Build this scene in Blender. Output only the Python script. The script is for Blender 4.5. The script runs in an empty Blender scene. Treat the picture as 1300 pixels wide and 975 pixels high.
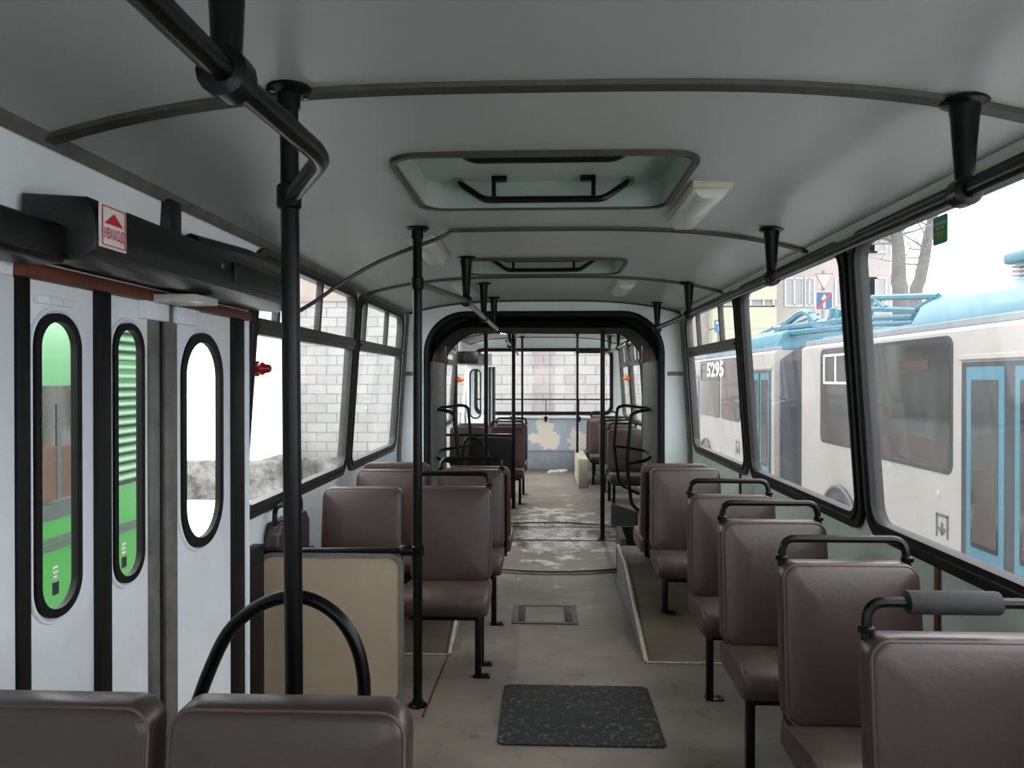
import bpy, bmesh, math, random
from mathutils import Vector, Matrix
random.seed(7)
PI = math.pi
SC = bpy.context.scene
COL = SC.collection

# ------------------------------------------------------------------ camera
FPX = 977.0
CAM = Vector((0, 0, 1.46))
cd = bpy.data.cameras.new('camera'); cam = bpy.data.objects.new('camera', cd); COL.objects.link(cam)
cam.location = CAM
cam.rotation_euler = (math.radians(90 - .32), 0, math.radians(2.34))
cd.sensor_width = 36; cd.lens = FPX / 1300 * 36; cd.clip_start = .05; cd.clip_end = 500
SC.camera = cam
RM = cam.rotation_euler.to_matrix()
def ray(px, py): return RM @ Vector(((px - 650) / FPX, -(py - 487.5) / FPX, -1))
def P(px, py, Y):                       # where a sight line meets the cross-section at Y metres
    d = ray(px, py); return CAM + d * (Y / d.y)
def YX(px, X):                          # how far along the bus a sight line meets a side plane
    d = ray(px, 482); return (CAM + d * (X / d.x)).y
def ZX(px, py, X):
    d = ray(px, py); return (CAM + d * (X / d.x)).z

# ------------------------------------------------------------------ materials
def srgb(r, g, b):
    f = lambda c: (c / 12.92) if c <= .04045 else ((c + .055) / 1.055) ** 2.4
    return (f(r / 255), f(g / 255), f(b / 255), 1)
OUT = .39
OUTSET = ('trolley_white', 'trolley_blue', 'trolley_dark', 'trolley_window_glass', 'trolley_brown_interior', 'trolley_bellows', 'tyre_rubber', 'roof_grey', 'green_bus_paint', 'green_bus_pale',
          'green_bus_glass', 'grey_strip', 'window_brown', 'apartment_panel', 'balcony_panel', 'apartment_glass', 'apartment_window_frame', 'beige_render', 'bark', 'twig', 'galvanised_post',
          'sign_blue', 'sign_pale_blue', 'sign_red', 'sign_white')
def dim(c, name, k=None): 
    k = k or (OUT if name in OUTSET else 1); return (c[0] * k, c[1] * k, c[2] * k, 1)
def mat(name, col, rough=.6, metal=0., var=.0, scale=6., bump=0., col2=None, thr=None, bscale=None, spec=.5, coat=0.):
    m = bpy.data.materials.new(name); m.use_nodes = True
    nt = m.node_tree; N = nt.nodes; L = nt.links
    b = N['Principled BSDF']
    c = dim(srgb(*col), name)
    b.inputs['Roughness'].default_value = rough; b.inputs['Metallic'].default_value = metal
    b.inputs['Specular IOR Level'].default_value = spec
    b.inputs['Coat Weight'].default_value = coat
    b.inputs['Base Color'].default_value = c
    if var or col2 or bump:
        tc = N.new('ShaderNodeTexCoord')
        n = N.new('ShaderNodeTexNoise'); n.inputs['Scale'].default_value = scale; n.inputs['Detail'].default_value = 8
        n.inputs['Roughness'].default_value = .62
        L.new(tc.outputs['Object'], n.inputs['Vector'])
        if var or col2:
            r = N.new('ShaderNodeValToRGB')
            lo, hi = thr or (.3, .7)
            r.color_ramp.elements[0].position = lo; r.color_ramp.elements[1].position = hi
            if col2: c2 = dim(srgb(*col2), name); c1 = c
            else:
                c1 = tuple(x * (1 - var) for x in c[:3]) + (1,); c2 = tuple(min(1, x * (1 + var)) for x in c[:3]) + (1,)
            r.color_ramp.elements[0].color = c1; r.color_ramp.elements[1].color = c2
            L.new(n.outputs['Fac'], r.inputs['Fac']); L.new(r.outputs['Color'], b.inputs['Base Color'])
        if bump:
            n2 = N.new('ShaderNodeTexNoise'); n2.inputs['Scale'].default_value = bscale or scale * 6; n2.inputs['Detail'].default_value = 4
            L.new(tc.outputs['Object'], n2.inputs['Vector'])
            bp = N.new('ShaderNodeBump'); bp.inputs['Strength'].default_value = bump; bp.inputs['Distance'].default_value = .01
            L.new(n2.outputs['Fac'], bp.inputs['Height']); L.new(bp.outputs['Normal'], b.inputs['Normal'])
    return m

def glass_mat(name, tint=(1, 1, 1), haze=.06, hazevar=.1, hazecol=(225, 232, 235), sc=3.):
    m = bpy.data.materials.new(name); m.use_nodes = True
    nt = m.node_tree; N = nt.nodes; L = nt.links; N.clear()
    out = N.new('ShaderNodeOutputMaterial')
    tr = N.new('ShaderNodeBsdfTransparent'); tr.inputs[0].default_value = (*tint, 1)
    gl = N.new('ShaderNodeBsdfGlossy'); gl.inputs['Roughness'].default_value = .03
    lw = N.new('ShaderNodeLayerWeight'); lw.inputs[0].default_value = .5
    pw = N.new('ShaderNodeMath'); pw.operation = 'POWER'; L.new(lw.outputs['Facing'], pw.inputs[0]); pw.inputs[1].default_value = 5
    fr = N.new('ShaderNodeMath'); fr.operation = 'MULTIPLY_ADD'; L.new(pw.outputs[0], fr.inputs[0]); fr.inputs[1].default_value = .4; fr.inputs[2].default_value = .03
    mx = N.new('ShaderNodeMixShader'); L.new(fr.outputs[0], mx.inputs[0]); L.new(tr.outputs[0], mx.inputs[1]); L.new(gl.outputs[0], mx.inputs[2])
    tl = N.new('ShaderNodeBsdfTranslucent'); tl.inputs[0].default_value = srgb(*hazecol)
    tc = N.new('ShaderNodeTexCoord'); mp = N.new('ShaderNodeMapping'); mp.inputs['Scale'].default_value = (1, 1.6, .5)
    n = N.new('ShaderNodeTexNoise'); n.inputs['Scale'].default_value = sc; n.inputs['Detail'].default_value = 6
    L.new(tc.outputs['Object'], mp.inputs[0]); L.new(mp.outputs[0], n.inputs['Vector'])
    mr = N.new('ShaderNodeMapRange'); mr.inputs[1].default_value = .35; mr.inputs[2].default_value = .75
    mr.inputs[3].default_value = haze; mr.inputs[4].default_value = haze + hazevar
    L.new(n.outputs['Fac'], mr.inputs[0])
    m2 = N.new('ShaderNodeMixShader'); L.new(mr.outputs[0], m2.inputs[0]); L.new(mx.outputs[0], m2.inputs[1]); L.new(tl.outputs[0], m2.inputs[2])
    L.new(m2.outputs[0], out.inputs[0])
    return m

M = dict(
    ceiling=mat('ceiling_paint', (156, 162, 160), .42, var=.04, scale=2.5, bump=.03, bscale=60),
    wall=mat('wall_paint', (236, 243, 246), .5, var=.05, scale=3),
    wallg=mat('grey_green_panel', (218, 228, 221), .5, var=.05, scale=3),
    bulk=mat('bulkhead_paint', (242, 249, 251), .45, var=.03, scale=2),
    door=mat('door_paint', (234, 240, 246), .42, var=.05, scale=4),
    rubber=mat('black_rubber', (10, 10, 10), .55, var=.3, scale=20, spec=.3),
    wfrm=mat('window_frame_rubber', (46, 42, 39), .45, var=.35, scale=14),
    black=mat('black_paint', (8, 8, 8), .3, var=.3, scale=25, bump=.03, bscale=90, spec=.22),
    plastic=mat('black_moulded_plastic', (9, 8, 8), .36, var=.2, scale=10, bump=.12, bscale=220),
    vinyl=mat('brown_vinyl', (62, 49, 47), .36, var=.14, scale=5, bump=.07, bscale=45),
    vinylr=mat('reddish_brown_vinyl', (74, 52, 46), .38, var=.14, scale=5, bump=.12, bscale=45),
    vseat=mat('worn_seat_vinyl', (80, 67, 59), .5, col2=(52, 41, 38), thr=(.35, .65), scale=7, bump=.15, bscale=40),
    piping=mat('worn_piping', (84, 70, 66), .6, var=.2, scale=15),
    pad=mat('grip_foam', (34, 36, 38), .75, var=.2, scale=30, bump=.1, bscale=200),
    metal=mat('bare_metal', (120, 118, 112), .35, .7, var=.25, scale=12),
    alu=mat('aluminium_trim', (120, 118, 112), .5, .35, var=.3, scale=10),
    dtrim=mat('dark_trim', (62, 60, 57), .5, .2, var=.3, scale=14),
    board=mat('beige_board', (172, 155, 132), .65, var=.06, scale=8, bump=.05, bscale=150),
    boardk=mat('black_board', (10, 10, 11), .35, var=.2, scale=8),
    dark=mat('dark_sheet', (38, 40, 40), .6, var=.3, scale=6),
    fabric=mat('bellows_fabric', (7, 7, 7), .75, var=.4, scale=8, bump=.3, bscale=18),
    tunnel=mat('tunnel_panel', (92, 98, 95), .6, var=.1, scale=4),
    ramp=mat('ramp_lino', (94, 85, 71), .6, col2=(70, 62, 52), thr=(.35, .7), scale=5, bump=.1, bscale=60),
    rside=mat('ramp_side_sheet', (108, 116, 116), .45, .1, var=.2, scale=8),
    edge=mat('pale_edge_strip', (168, 160, 142), .5, .1, var=.25, scale=20),
    mat_=mat('rubber_mat', (17, 19, 20), .8, col2=(96, 92, 86), thr=(.54, .72), scale=38, bump=.6, bscale=60),
    lens=mat('lamp_diffuser', (188, 190, 182), .3, var=.06, scale=8),
    lbase=mat('lamp_base', (176, 172, 148), .5, var=.12, scale=10),
    hatch=mat('hatch_plastic', (156, 170, 164), .35, var=.06, scale=5),
    red=mat('red_plastic', (150, 22, 24), .25), orange=mat('orange_plastic', (226, 110, 40), .3),
    redp=mat('red_print', (196, 36, 40), .6), white=mat('white_print', (232, 226, 222), .55),
    greens=mat('green_sticker', (24, 150, 84), .4), orangep=mat('orange_print', (226, 160, 40), .5),
    brownwood=mat('brown_wood_strip', (92, 46, 24), .5, var=.3, scale=9),
    gry=mat('grey_sill', (142, 152, 160), .6, var=.15, scale=5),
    boxm=mat('beige_box_sheet', (178, 172, 156), .6, var=.15, scale=6),
    paper=mat('white_paper', (215, 215, 212), .8),
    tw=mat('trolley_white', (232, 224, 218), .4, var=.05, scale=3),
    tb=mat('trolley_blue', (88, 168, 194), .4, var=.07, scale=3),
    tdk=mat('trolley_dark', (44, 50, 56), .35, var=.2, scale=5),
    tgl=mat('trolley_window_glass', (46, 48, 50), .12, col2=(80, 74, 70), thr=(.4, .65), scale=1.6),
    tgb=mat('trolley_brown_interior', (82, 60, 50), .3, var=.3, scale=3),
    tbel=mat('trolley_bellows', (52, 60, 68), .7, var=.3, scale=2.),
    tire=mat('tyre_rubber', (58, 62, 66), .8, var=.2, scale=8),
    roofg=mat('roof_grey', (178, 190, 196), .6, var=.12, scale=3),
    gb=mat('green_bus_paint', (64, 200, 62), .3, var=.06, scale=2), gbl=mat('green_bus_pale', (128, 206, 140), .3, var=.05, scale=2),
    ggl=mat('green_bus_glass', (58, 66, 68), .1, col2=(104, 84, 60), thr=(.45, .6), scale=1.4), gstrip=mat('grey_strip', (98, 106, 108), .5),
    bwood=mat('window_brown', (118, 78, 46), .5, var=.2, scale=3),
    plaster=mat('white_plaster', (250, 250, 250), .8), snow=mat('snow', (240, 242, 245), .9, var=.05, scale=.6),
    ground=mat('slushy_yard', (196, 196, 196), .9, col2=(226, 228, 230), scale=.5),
    apt=mat('apartment_panel', (206, 197, 192), .85, var=.06, scale=.7), aptb=mat('balcony_panel', (222, 226, 194), .8, var=.06, scale=.8),  # apartment wall, balcony and glass colours paled to stand in for haze
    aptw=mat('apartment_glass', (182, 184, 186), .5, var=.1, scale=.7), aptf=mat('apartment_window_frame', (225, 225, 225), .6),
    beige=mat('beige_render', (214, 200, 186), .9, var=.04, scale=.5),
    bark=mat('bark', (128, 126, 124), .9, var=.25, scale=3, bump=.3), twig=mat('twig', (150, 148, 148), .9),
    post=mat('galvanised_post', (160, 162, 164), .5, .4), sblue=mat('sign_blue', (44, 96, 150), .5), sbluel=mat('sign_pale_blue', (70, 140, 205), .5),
    sred=mat('sign_red', (200, 60, 60), .5), swhite=mat('sign_white', (245, 245, 245), .5),
)
M['glass'] = glass_mat('window_glass', haze=.014, hazevar=.045)
M['glassd'] = glass_mat('door_glass', haze=.01, hazevar=.02)
M['glassb'] = glass_mat('rear_glass', haze=.03, hazevar=.04, hazecol=(240, 228, 226))

M['rear_fill'] = mat('rear_fill_glow', (235, 235, 225), .4)
M['rear_fill'].node_tree.nodes['Principled BSDF'].inputs['Emission Color'].default_value = (1, .97, .92, 1)
M['rear_fill'].node_tree.nodes['Principled BSDF'].inputs['Emission Strength'].default_value = 75  # emission added to the rear lamp diffusers to brighten the rear section
def brick_mat(name, c1, c2, mort, bw, rh, ms=.012, soft=.1):
    m = bpy.data.materials.new(name); m.use_nodes = True
    nt = m.node_tree; N = nt.nodes; L = nt.links; b = N['Principled BSDF']; b.inputs['Roughness'].default_value = .85
    tc = N.new('ShaderNodeTexCoord'); sp = N.new('ShaderNodeSeparateXYZ'); cb = N.new('ShaderNodeCombineXYZ')
    L.new(tc.outputs['Object'], sp.inputs[0]); L.new(sp.outputs[0], cb.inputs[0]); L.new(sp.outputs[2], cb.inputs[1])
    br = N.new('ShaderNodeTexBrick'); br.inputs['Scale'].default_value = 1
    br.inputs['Brick Width'].default_value = bw; br.inputs['Row Height'].default_value = rh
    br.inputs['Mortar Size'].default_value = ms; br.inputs['Mortar Smooth'].default_value = soft
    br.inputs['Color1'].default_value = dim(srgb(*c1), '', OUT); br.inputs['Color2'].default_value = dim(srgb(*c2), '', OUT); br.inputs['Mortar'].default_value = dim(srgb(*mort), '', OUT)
    L.new(cb.outputs[0], br.inputs['Vector'])
    n = N.new('ShaderNodeTexNoise'); n.inputs['Scale'].default_value = 2.2; n.inputs['Detail'].default_value = 6
    L.new(tc.outputs['Object'], n.inputs['Vector'])
    mx = N.new('ShaderNodeMix'); mx.data_type = 'RGBA'; mx.blend_type = 'MULTIPLY'; mx.inputs[0].default_value = .35
    L.new(br.outputs['Color'], mx.inputs[6]); L.new(n.outputs['Color'], mx.inputs[7])
    hs = N.new('ShaderNodeHueSaturation'); hs.inputs['Saturation'].default_value = .35; hs.inputs['Value'].default_value = 1.18
    L.new(mx.outputs[2], hs.inputs['Color']); L.new(hs.outputs[0], b.inputs['Base Color'])
    return m
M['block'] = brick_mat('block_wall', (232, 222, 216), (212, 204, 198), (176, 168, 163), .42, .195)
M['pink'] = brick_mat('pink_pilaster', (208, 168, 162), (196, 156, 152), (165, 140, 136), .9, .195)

def stone_mat():
    m = bpy.data.materials.new('stone_plinth'); m.use_nodes = True
    nt = m.node_tree; N = nt.nodes; L = nt.links; b = N['Principled BSDF']; b.inputs['Roughness'].default_value = .9
    tc = N.new('ShaderNodeTexCoord'); n = N.new('ShaderNodeTexNoise'); n.inputs['Scale'].default_value = 2.6; n.inputs['Detail'].default_value = 10; n.inputs['Roughness'].default_value = .75
    L.new(tc.outputs['Object'], n.inputs[0])
    r = N.new('ShaderNodeValToRGB'); r.color_ramp.elements[0].position = .38; r.color_ramp.elements[1].position = .66
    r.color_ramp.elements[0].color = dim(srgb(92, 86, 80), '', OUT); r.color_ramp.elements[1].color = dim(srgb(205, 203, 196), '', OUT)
    L.new(n.outputs['Fac'], r.inputs[0]); L.new(r.outputs[0], b.inputs['Base Color'])
    return m
M['stone'] = stone_mat()

def floor_mat():
    m = bpy.data.materials.new('floor_lino'); m.use_nodes = True
    nt = m.node_tree; N = nt.nodes; L = nt.links; b = N['Principled BSDF']
    tc = N.new('ShaderNodeTexCoord')
    def noise(s, d=8, r=.6):
        n = N.new('ShaderNodeTexNoise'); n.inputs['Scale'].default_value = s; n.inputs['Detail'].default_value = d; n.inputs['Roughness'].default_value = r
        L.new(tc.outputs['Object'], n.inputs[0]); return n
    n1 = noise(1.6); n2 = noise(9)
    r = N.new('ShaderNodeValToRGB'); e = r.color_ramp.elements
    e[0].position = .3; e[0].color = srgb(86, 79, 70); e[1].position = .72; e[1].color = srgb(130, 122, 112)
    L.new(n1.outputs['Fac'], r.inputs[0])
    r2 = N.new('ShaderNodeValToRGB'); r2.color_ramp.elements[0].position = .28; r2.color_ramp.elements[1].position = .42
    r2.color_ramp.elements[0].color = (.42, .38, .34, 1)
    L.new(n2.outputs['Fac'], r2.inputs[0])
    mx = N.new('ShaderNodeMix'); mx.data_type = 'RGBA'; mx.blend_type = 'MULTIPLY'; mx.inputs[0].default_value = .75
    L.new(r.outputs[0], mx.inputs[6]); L.new(r2.outputs[0], mx.inputs[7])
    # dried pale water stains, spread along the gangway towards the joint
    sp = N.new('ShaderNodeSeparateXYZ'); L.new(tc.outputs['Object'], sp.inputs[0])
    def gauss(out, c, w):
        a = N.new('ShaderNodeMath'); a.operation = 'SUBTRACT'; L.new(out, a.inputs[0]); a.inputs[1].default_value = c
        d = N.new('ShaderNodeMath'); d.operation = 'DIVIDE'; L.new(a.outputs[0], d.inputs[0]); d.inputs[1].default_value = w
        p = N.new('ShaderNodeMath'); p.operation = 'MULTIPLY'; L.new(d.outputs[0], p.inputs[0]); L.new(d.outputs[0], p.inputs[1])
        q = N.new('ShaderNodeMath'); q.operation = 'SUBTRACT'; q.inputs[0].default_value = 1; L.new(p.outputs[0], q.inputs[1]); q.use_clamp = True
        return q
    gx = gauss(sp.outputs[0], .1, .75); gy = gauss(sp.outputs[1], 7.6, 2.7)
    g = N.new('ShaderNodeMath'); g.operation = 'MULTIPLY'; L.new(gx.outputs[0], g.inputs[0]); L.new(gy.outputs[0], g.inputs[1])
    n3 = N.new('ShaderNodeTexNoise'); n3.inputs['Scale'].default_value = 5; n3.inputs['Detail'].default_value = 9; n3.inputs['Roughness'].default_value = .7
    mp = N.new('ShaderNodeMapping'); mp.inputs['Scale'].default_value = (.8, .8, 1); L.new(tc.outputs['Object'], mp.inputs[0]); L.new(mp.outputs[0], n3.inputs[0])
    s = N.new('ShaderNodeMath'); s.operation = 'MULTIPLY_ADD'; L.new(g.outputs[0], s.inputs[0]); s.inputs[1].default_value = .28; L.new(n3.outputs['Fac'], s.inputs[2])
    r3 = N.new('ShaderNodeValToRGB'); r3.color_ramp.elements[0].position = .72; r3.color_ramp.elements[1].position = .8
    L.new(s.outputs[0], r3.inputs[0])
    m2 = N.new('ShaderNodeMix'); m2.data_type = 'RGBA'; L.new(r3.outputs[0], m2.inputs[0]); L.new(mx.outputs[2], m2.inputs[6]); m2.inputs[7].default_value = srgb(196, 192, 186)
    L.new(m2.outputs[2], b.inputs['Base Color'])
    gy2 = gauss(sp.outputs[1], 7.3, 1.0)
    g2 = N.new('ShaderNodeMath'); g2.operation = 'MULTIPLY'; L.new(gx.outputs[0], g2.inputs[0]); L.new(gy2.outputs[0], g2.inputs[1])
    s2 = N.new('ShaderNodeMath'); s2.operation = 'MULTIPLY_ADD'; L.new(g2.outputs[0], s2.inputs[0]); s2.inputs[1].default_value = .35; L.new(n1.outputs['Fac'], s2.inputs[2])
    mr = N.new('ShaderNodeMapRange'); mr.inputs[1].default_value = .62; mr.inputs[2].default_value = .8; mr.inputs[3].default_value = .52; mr.inputs[4].default_value = .12
    L.new(s2.outputs[0], mr.inputs[0]); L.new(mr.outputs[0], b.inputs['Roughness'])
    return m
M['floor'] = floor_mat()

def peel_mat():
    m = bpy.data.materials.new('peeling_paint'); m.use_nodes = True
    nt = m.node_tree; N = nt.nodes; L = nt.links; b = N['Principled BSDF']; b.inputs['Roughness'].default_value = .6
    tc = N.new('ShaderNodeTexCoord')
    n = N.new('ShaderNodeTexNoise'); n.inputs['Scale'].default_value = 7; n.inputs['Detail'].default_value = 12; n.inputs['Roughness'].default_value = .72; L.new(tc.outputs['Object'], n.inputs[0])
    acc = None
    for (cx, cz, rx, rz) in ((.02, .62, .17, .34), (-.1, .5, .16, .1), (.56, .42, .2, .3), (.16, .45, .14, .2)):
        mp = N.new('ShaderNodeMapping'); mp.inputs['Location'].default_value = (-cx / rx, 0, -cz / rz); mp.inputs['Scale'].default_value = (1 / rx, 0, 1 / rz)
        L.new(tc.outputs['Object'], mp.inputs[0])
        ln = N.new('ShaderNodeVectorMath'); ln.operation = 'LENGTH'; L.new(mp.outputs[0], ln.inputs[0])
        if acc is None: acc = ln.outputs['Value']
        else:
            mn = N.new('ShaderNodeMath'); mn.operation = 'MINIMUM'; L.new(acc, mn.inputs[0]); L.new(ln.outputs['Value'], mn.inputs[1]); acc = mn.outputs[0]
    a = N.new('ShaderNodeMath'); a.operation = 'MULTIPLY_ADD'; L.new(n.outputs['Fac'], a.inputs[0]); a.inputs[1].default_value = 2.2; L.new(acc, a.inputs[2])
    r = N.new('ShaderNodeValToRGB'); e = r.color_ramp.elements
    mr = N.new('ShaderNodeMapRange'); mr.inputs[1].default_value = 1; mr.inputs[2].default_value = 3; L.new(a.outputs[0], mr.inputs[0])
    e[0].position = .44; e[0].color = srgb(236, 228, 216); e[1].position = .47; e[1].color = srgb(176, 188, 198)
    L.new(mr.outputs[0], r.inputs[0]); L.new(r.outputs[0], b.inputs['Base Color'])
    return m
M['peel'] = peel_mat()

# ------------------------------------------------------------------ mesh helpers
def smooth_path(pts, n=6):
    pts = [Vector(p) for p in pts]; out = []
    for i in range(len(pts) - 1):
        p0 = pts[max(i - 1, 0)]; p1 = pts[i]; p2 = pts[i + 1]; p3 = pts[min(i + 2, len(pts) - 1)]
        for k in range(n):
            t = k / n
            out.append(.5 * ((2 * p1) + (-p0 + p2) * t + (2 * p0 - 5 * p1 + 4 * p2 - p3) * t * t + (-p0 + 3 * p1 - 3 * p2 + p3) * t ** 3))
    out.append(pts[-1]); return out
def fillet(pts, r, n=6):
    pts = [Vector(p) for p in pts]; out = [pts[0]]
    for i in range(1, len(pts) - 1):
        a, b, c = pts[i - 1], pts[i], pts[i + 1]
        u = (a - b); v = (c - b); rr = min(r, u.length * .49, v.length * .49)
        u.normalize(); v.normalize(); p = b + u * rr; q = b + v * rr
        for k in range(n + 1):
            t = k / n; out.append(p * (1 - t) ** 2 + b * 2 * t * (1 - t) + q * t * t)
    out.append(pts[-1]); return out
def rrect(x0, x1, y0, y1, r, n=6):
    o = []
    for cx, cy, a in ((x1 - r, y1 - r, 0), (x0 + r, y1 - r, 90), (x0 + r, y0 + r, 180), (x1 - r, y0 + r, 270)):
        for k in range(n + 1):
            t = math.radians(a + 90 * k / n); o.append((cx + r * math.cos(t), cy + r * math.sin(t)))
    return o

class MB:
    def __init__(s): s.bm = bmesh.new()
    def box(s, x0, x1, y0, y1, z0, z1, bev=0, seg=2, mx=None):
        g = bmesh.ops.create_cube(s.bm, size=1); vs = g['verts']
        for v in vs:
            v.co = Vector(((x0 + x1) / 2 + v.co.x * (x1 - x0), (y0 + y1) / 2 + v.co.y * (y1 - y0), (z0 + z1) / 2 + v.co.z * (z1 - z0)))
        if bev:
            es = {e for v in vs for e in v.link_edges}
            g = bmesh.ops.bevel(s.bm, geom=list(es), offset=bev, segments=seg, affect='EDGES', profile=.5); vs = g['verts']
        if mx is not None:
            for v in vs: v.co = mx @ v.co
        return s
    def tube(s, pts, r, n=10, closed=False, caps=True, r1=None):
        pts = [Vector(p) for p in pts]; rings = []; N = len(pts); up = None
        for i, p in enumerate(pts):
            if closed: t = pts[(i + 1) % N] - pts[i - 1]
            else: t = pts[min(i + 1, N - 1)] - pts[max(i - 1, 0)]
            t.normalize()
            if up is None: up = t.orthogonal().normalized()
            else: up = (up - t * up.dot(t)).normalized()
            w = t.cross(up); rr = r if r1 is None else r + (r1 - r) * i / (N - 1)
            rings.append([s.bm.verts.new(p + (up * math.cos(2 * PI * k / n) + w * math.sin(2 * PI * k / n)) * rr) for k in range(n)])
        for i in range(N if closed else N - 1):
            a = rings[i]; b = rings[(i + 1) % N]
            for k in range(n): s.bm.faces.new((a[k], a[(k + 1) % n], b[(k + 1) % n], b[k]))
        if caps and not closed:
            s.bm.faces.new(rings[0][::-1]); s.bm.faces.new(rings[-1])
        return s
    def lathe(s, c, prof, axis=(0, 0, 1), n=20):
        ax = Vector(axis).normalized(); u = ax.orthogonal().normalized(); w = ax.cross(u); c = Vector(c); rings = []
        for (r, h) in prof:
            rings.append([s.bm.verts.new(c + ax * h + (u * math.cos(2 * PI * k / n) + w * math.sin(2 * PI * k / n)) * max(r, 1e-4)) for k in range(n)])
        for a, b in zip(rings, rings[1:]):
            for k in range(n): s.bm.faces.new((a[k], a[(k + 1) % n], b[(k + 1) % n], b[k]))
        s.bm.faces.new(rings[0][::-1]); s.bm.faces.new(rings[-1]); return s
    def prism(s, poly, f, d0, d1, bev=0, seg=2):    # poly 2D, f(u,v,d)->point
        a = [s.bm.verts.new(f(u, v, d0)) for u, v in poly]; b = [s.bm.verts.new(f(u, v, d1)) for u, v in poly]
        fs = [s.bm.faces.new(a[::-1]), s.bm.faces.new(b)]; n = len(poly)
        for k in range(n): fs.append(s.bm.faces.new((a[k], a[(k + 1) % n], b[(k + 1) % n], b[k])))
        if bev:
            es = {e for F in fs[:2] for e in F.edges}
            bmesh.ops.bevel(s.bm, geom=list(es), offset=bev, segments=seg, affect='EDGES', profile=.5)
        return s
    def ring(s, outer, inner, f, d0, d1):
        n = len(outer); R = []
        for loop, d in ((outer, d0), (outer, d1), (inner, d1), (inner, d0)): R.append([s.bm.verts.new(f(u, v, d)) for u, v in loop])
        for a, b in zip(R, R[1:] + R[:1]):
            for k in range(n): s.bm.faces.new((a[k], a[(k + 1) % n], b[(k + 1) % n], b[k]))
        return s
    def sheet(s, outer, holes, f, cuts=(), thick=None):   # flat polygon with holes, then mapped by f(u,v,d)
        bm = bmesh.new(); es = []
        for loop in [outer] + list(holes):
            vs = [bm.verts.new((u, v, 0)) for u, v in loop]
            for k in range(len(vs)): es.append(bm.edges.new((vs[k], vs[(k + 1) % len(vs)])))
        bmesh.ops.triangle_fill(bm, use_beauty=True, use_dissolve=False, edges=es)
        for ax, c in cuts:
            no = (1, 0, 0) if ax == 0 else (0, 1, 0)
            bmesh.ops.bisect_plane(bm, geom=bm.verts[:] + bm.edges[:] + bm.faces[:], plane_co=(c if ax == 0 else 0, c if ax == 1 else 0, 0), plane_no=no)
        if thick:
            g = bmesh.ops.extrude_face_region(bm, geom=bm.faces[:])
            top = [e for e in g['geom'] if isinstance(e, bmesh.types.BMVert)]; ts = set(top)
            for v in bm.verts: v.co.z = thick if v in ts else 0
        for v in bm.verts: v.co = Vector(f(v.co.x, v.co.y, v.co.z))
        s.add(bm); return s
    def add(s, bm):
        mp = {v: s.bm.verts.new(v.co) for v in bm.verts}
        for fc in bm.faces:
            try: s.bm.faces.new([mp[v] for v in fc.verts])
            except ValueError: pass
        bm.free(); return s
    def text(s, txt, size, mx, ext=.0, align='CENTER', bold=0.0):
        cu = bpy.data.curves.new('t', 'FONT'); cu.body = txt; cu.size = size; cu.align_x = align; cu.align_y = 'CENTER'; cu.extrude = ext; cu.offset = bold; cu.resolution_u = 3
        ob = bpy.data.objects.new('t', cu); COL.objects.link(ob)
        dg = bpy.context.evaluated_depsgraph_get(); me = ob.evaluated_get(dg).to_mesh()
        bm = bmesh.new(); bm.from_mesh(me); ob.evaluated_get(dg).to_mesh_clear()
        for v in bm.verts: v.co = mx @ v.co
        s.add(bm); bpy.data.objects.remove(ob); bpy.data.curves.remove(cu); return s
    def build(s, name, m, parent=None, smooth=40, label=None, fixn=True):
        if fixn: bmesh.ops.recalc_face_normals(s.bm, faces=s.bm.faces[:])
        me = bpy.data.meshes.new(name); s.bm.to_mesh(me); s.bm.free()
        me.materials.append(m)
        if smooth:
            for p in me.polygons: p.use_smooth = True
            me.set_sharp_from_angle(angle=math.radians(smooth))
        o = bpy.data.objects.new(name, me); COL.objects.link(o)
        if parent is not None: o.parent = parent
        if label: o['label'] = label
        return o
def tag(o, label, cat, group=None):
    o['label'] = label; o['category'] = cat
    if group: o['group'] = group
    return o
def thing(name, label, cat, loc=(0, 0, 0), rz=0, group=None):
    o = bpy.data.objects.new(name, None); COL.objects.link(o); o.empty_display_size = .1
    o.location = loc; o.rotation_euler = (0, 0, rz); return tag(o, label, cat, group)
def st(o): o['kind'] = 'structure'; return o
def dup(root, loc, rz=0, label=None, group=None, scale=None, newmat=None):
    r = root.copy(); COL.objects.link(r); r.location = loc; r.rotation_euler = (0, 0, rz)
    if label: r['label'] = label
    if group: r['group'] = group
    for ch in list(root.children):
        c = ch.copy(); COL.objects.link(c); c.parent = r
        for g in ch.children:
            d = g.copy(); COL.objects.link(d); d.parent = c
    return r
ID = lambda x, y, z: Vector((x, y, z))
def frame(org, ux, uy):   # local x,y axes to world
    ux = Vector(ux); uy = Vector(uy); uz = ux.cross(uy); m = Matrix((ux, uy, uz)).transposed().to_4x4(); m.translation = Vector(org); return m

# ------------------------------------------------------------------ the shell of the bus
XW = 1.28; ZS = .86; ZT = 2.04; LEAN = .07
YF, YB1, YB2, YR = -2.2, 6.7, 7.7, 12.6     # front end, front bulkhead, rear-section start, rear wall
def xw(z): return XW if z < ZS else XW - (z - ZS) * LEAN
def fl(u, v, d): return Vector((-(xw(v) - d), u, v))       # left wall: u along bus, v up, d inward
def fr_(u, v, d): return Vector((xw(v) - d, u, v))
def zc(x): return 2.15 - .115 * (min(abs(x), 1.25) / 1.2) ** 3.2

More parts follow.
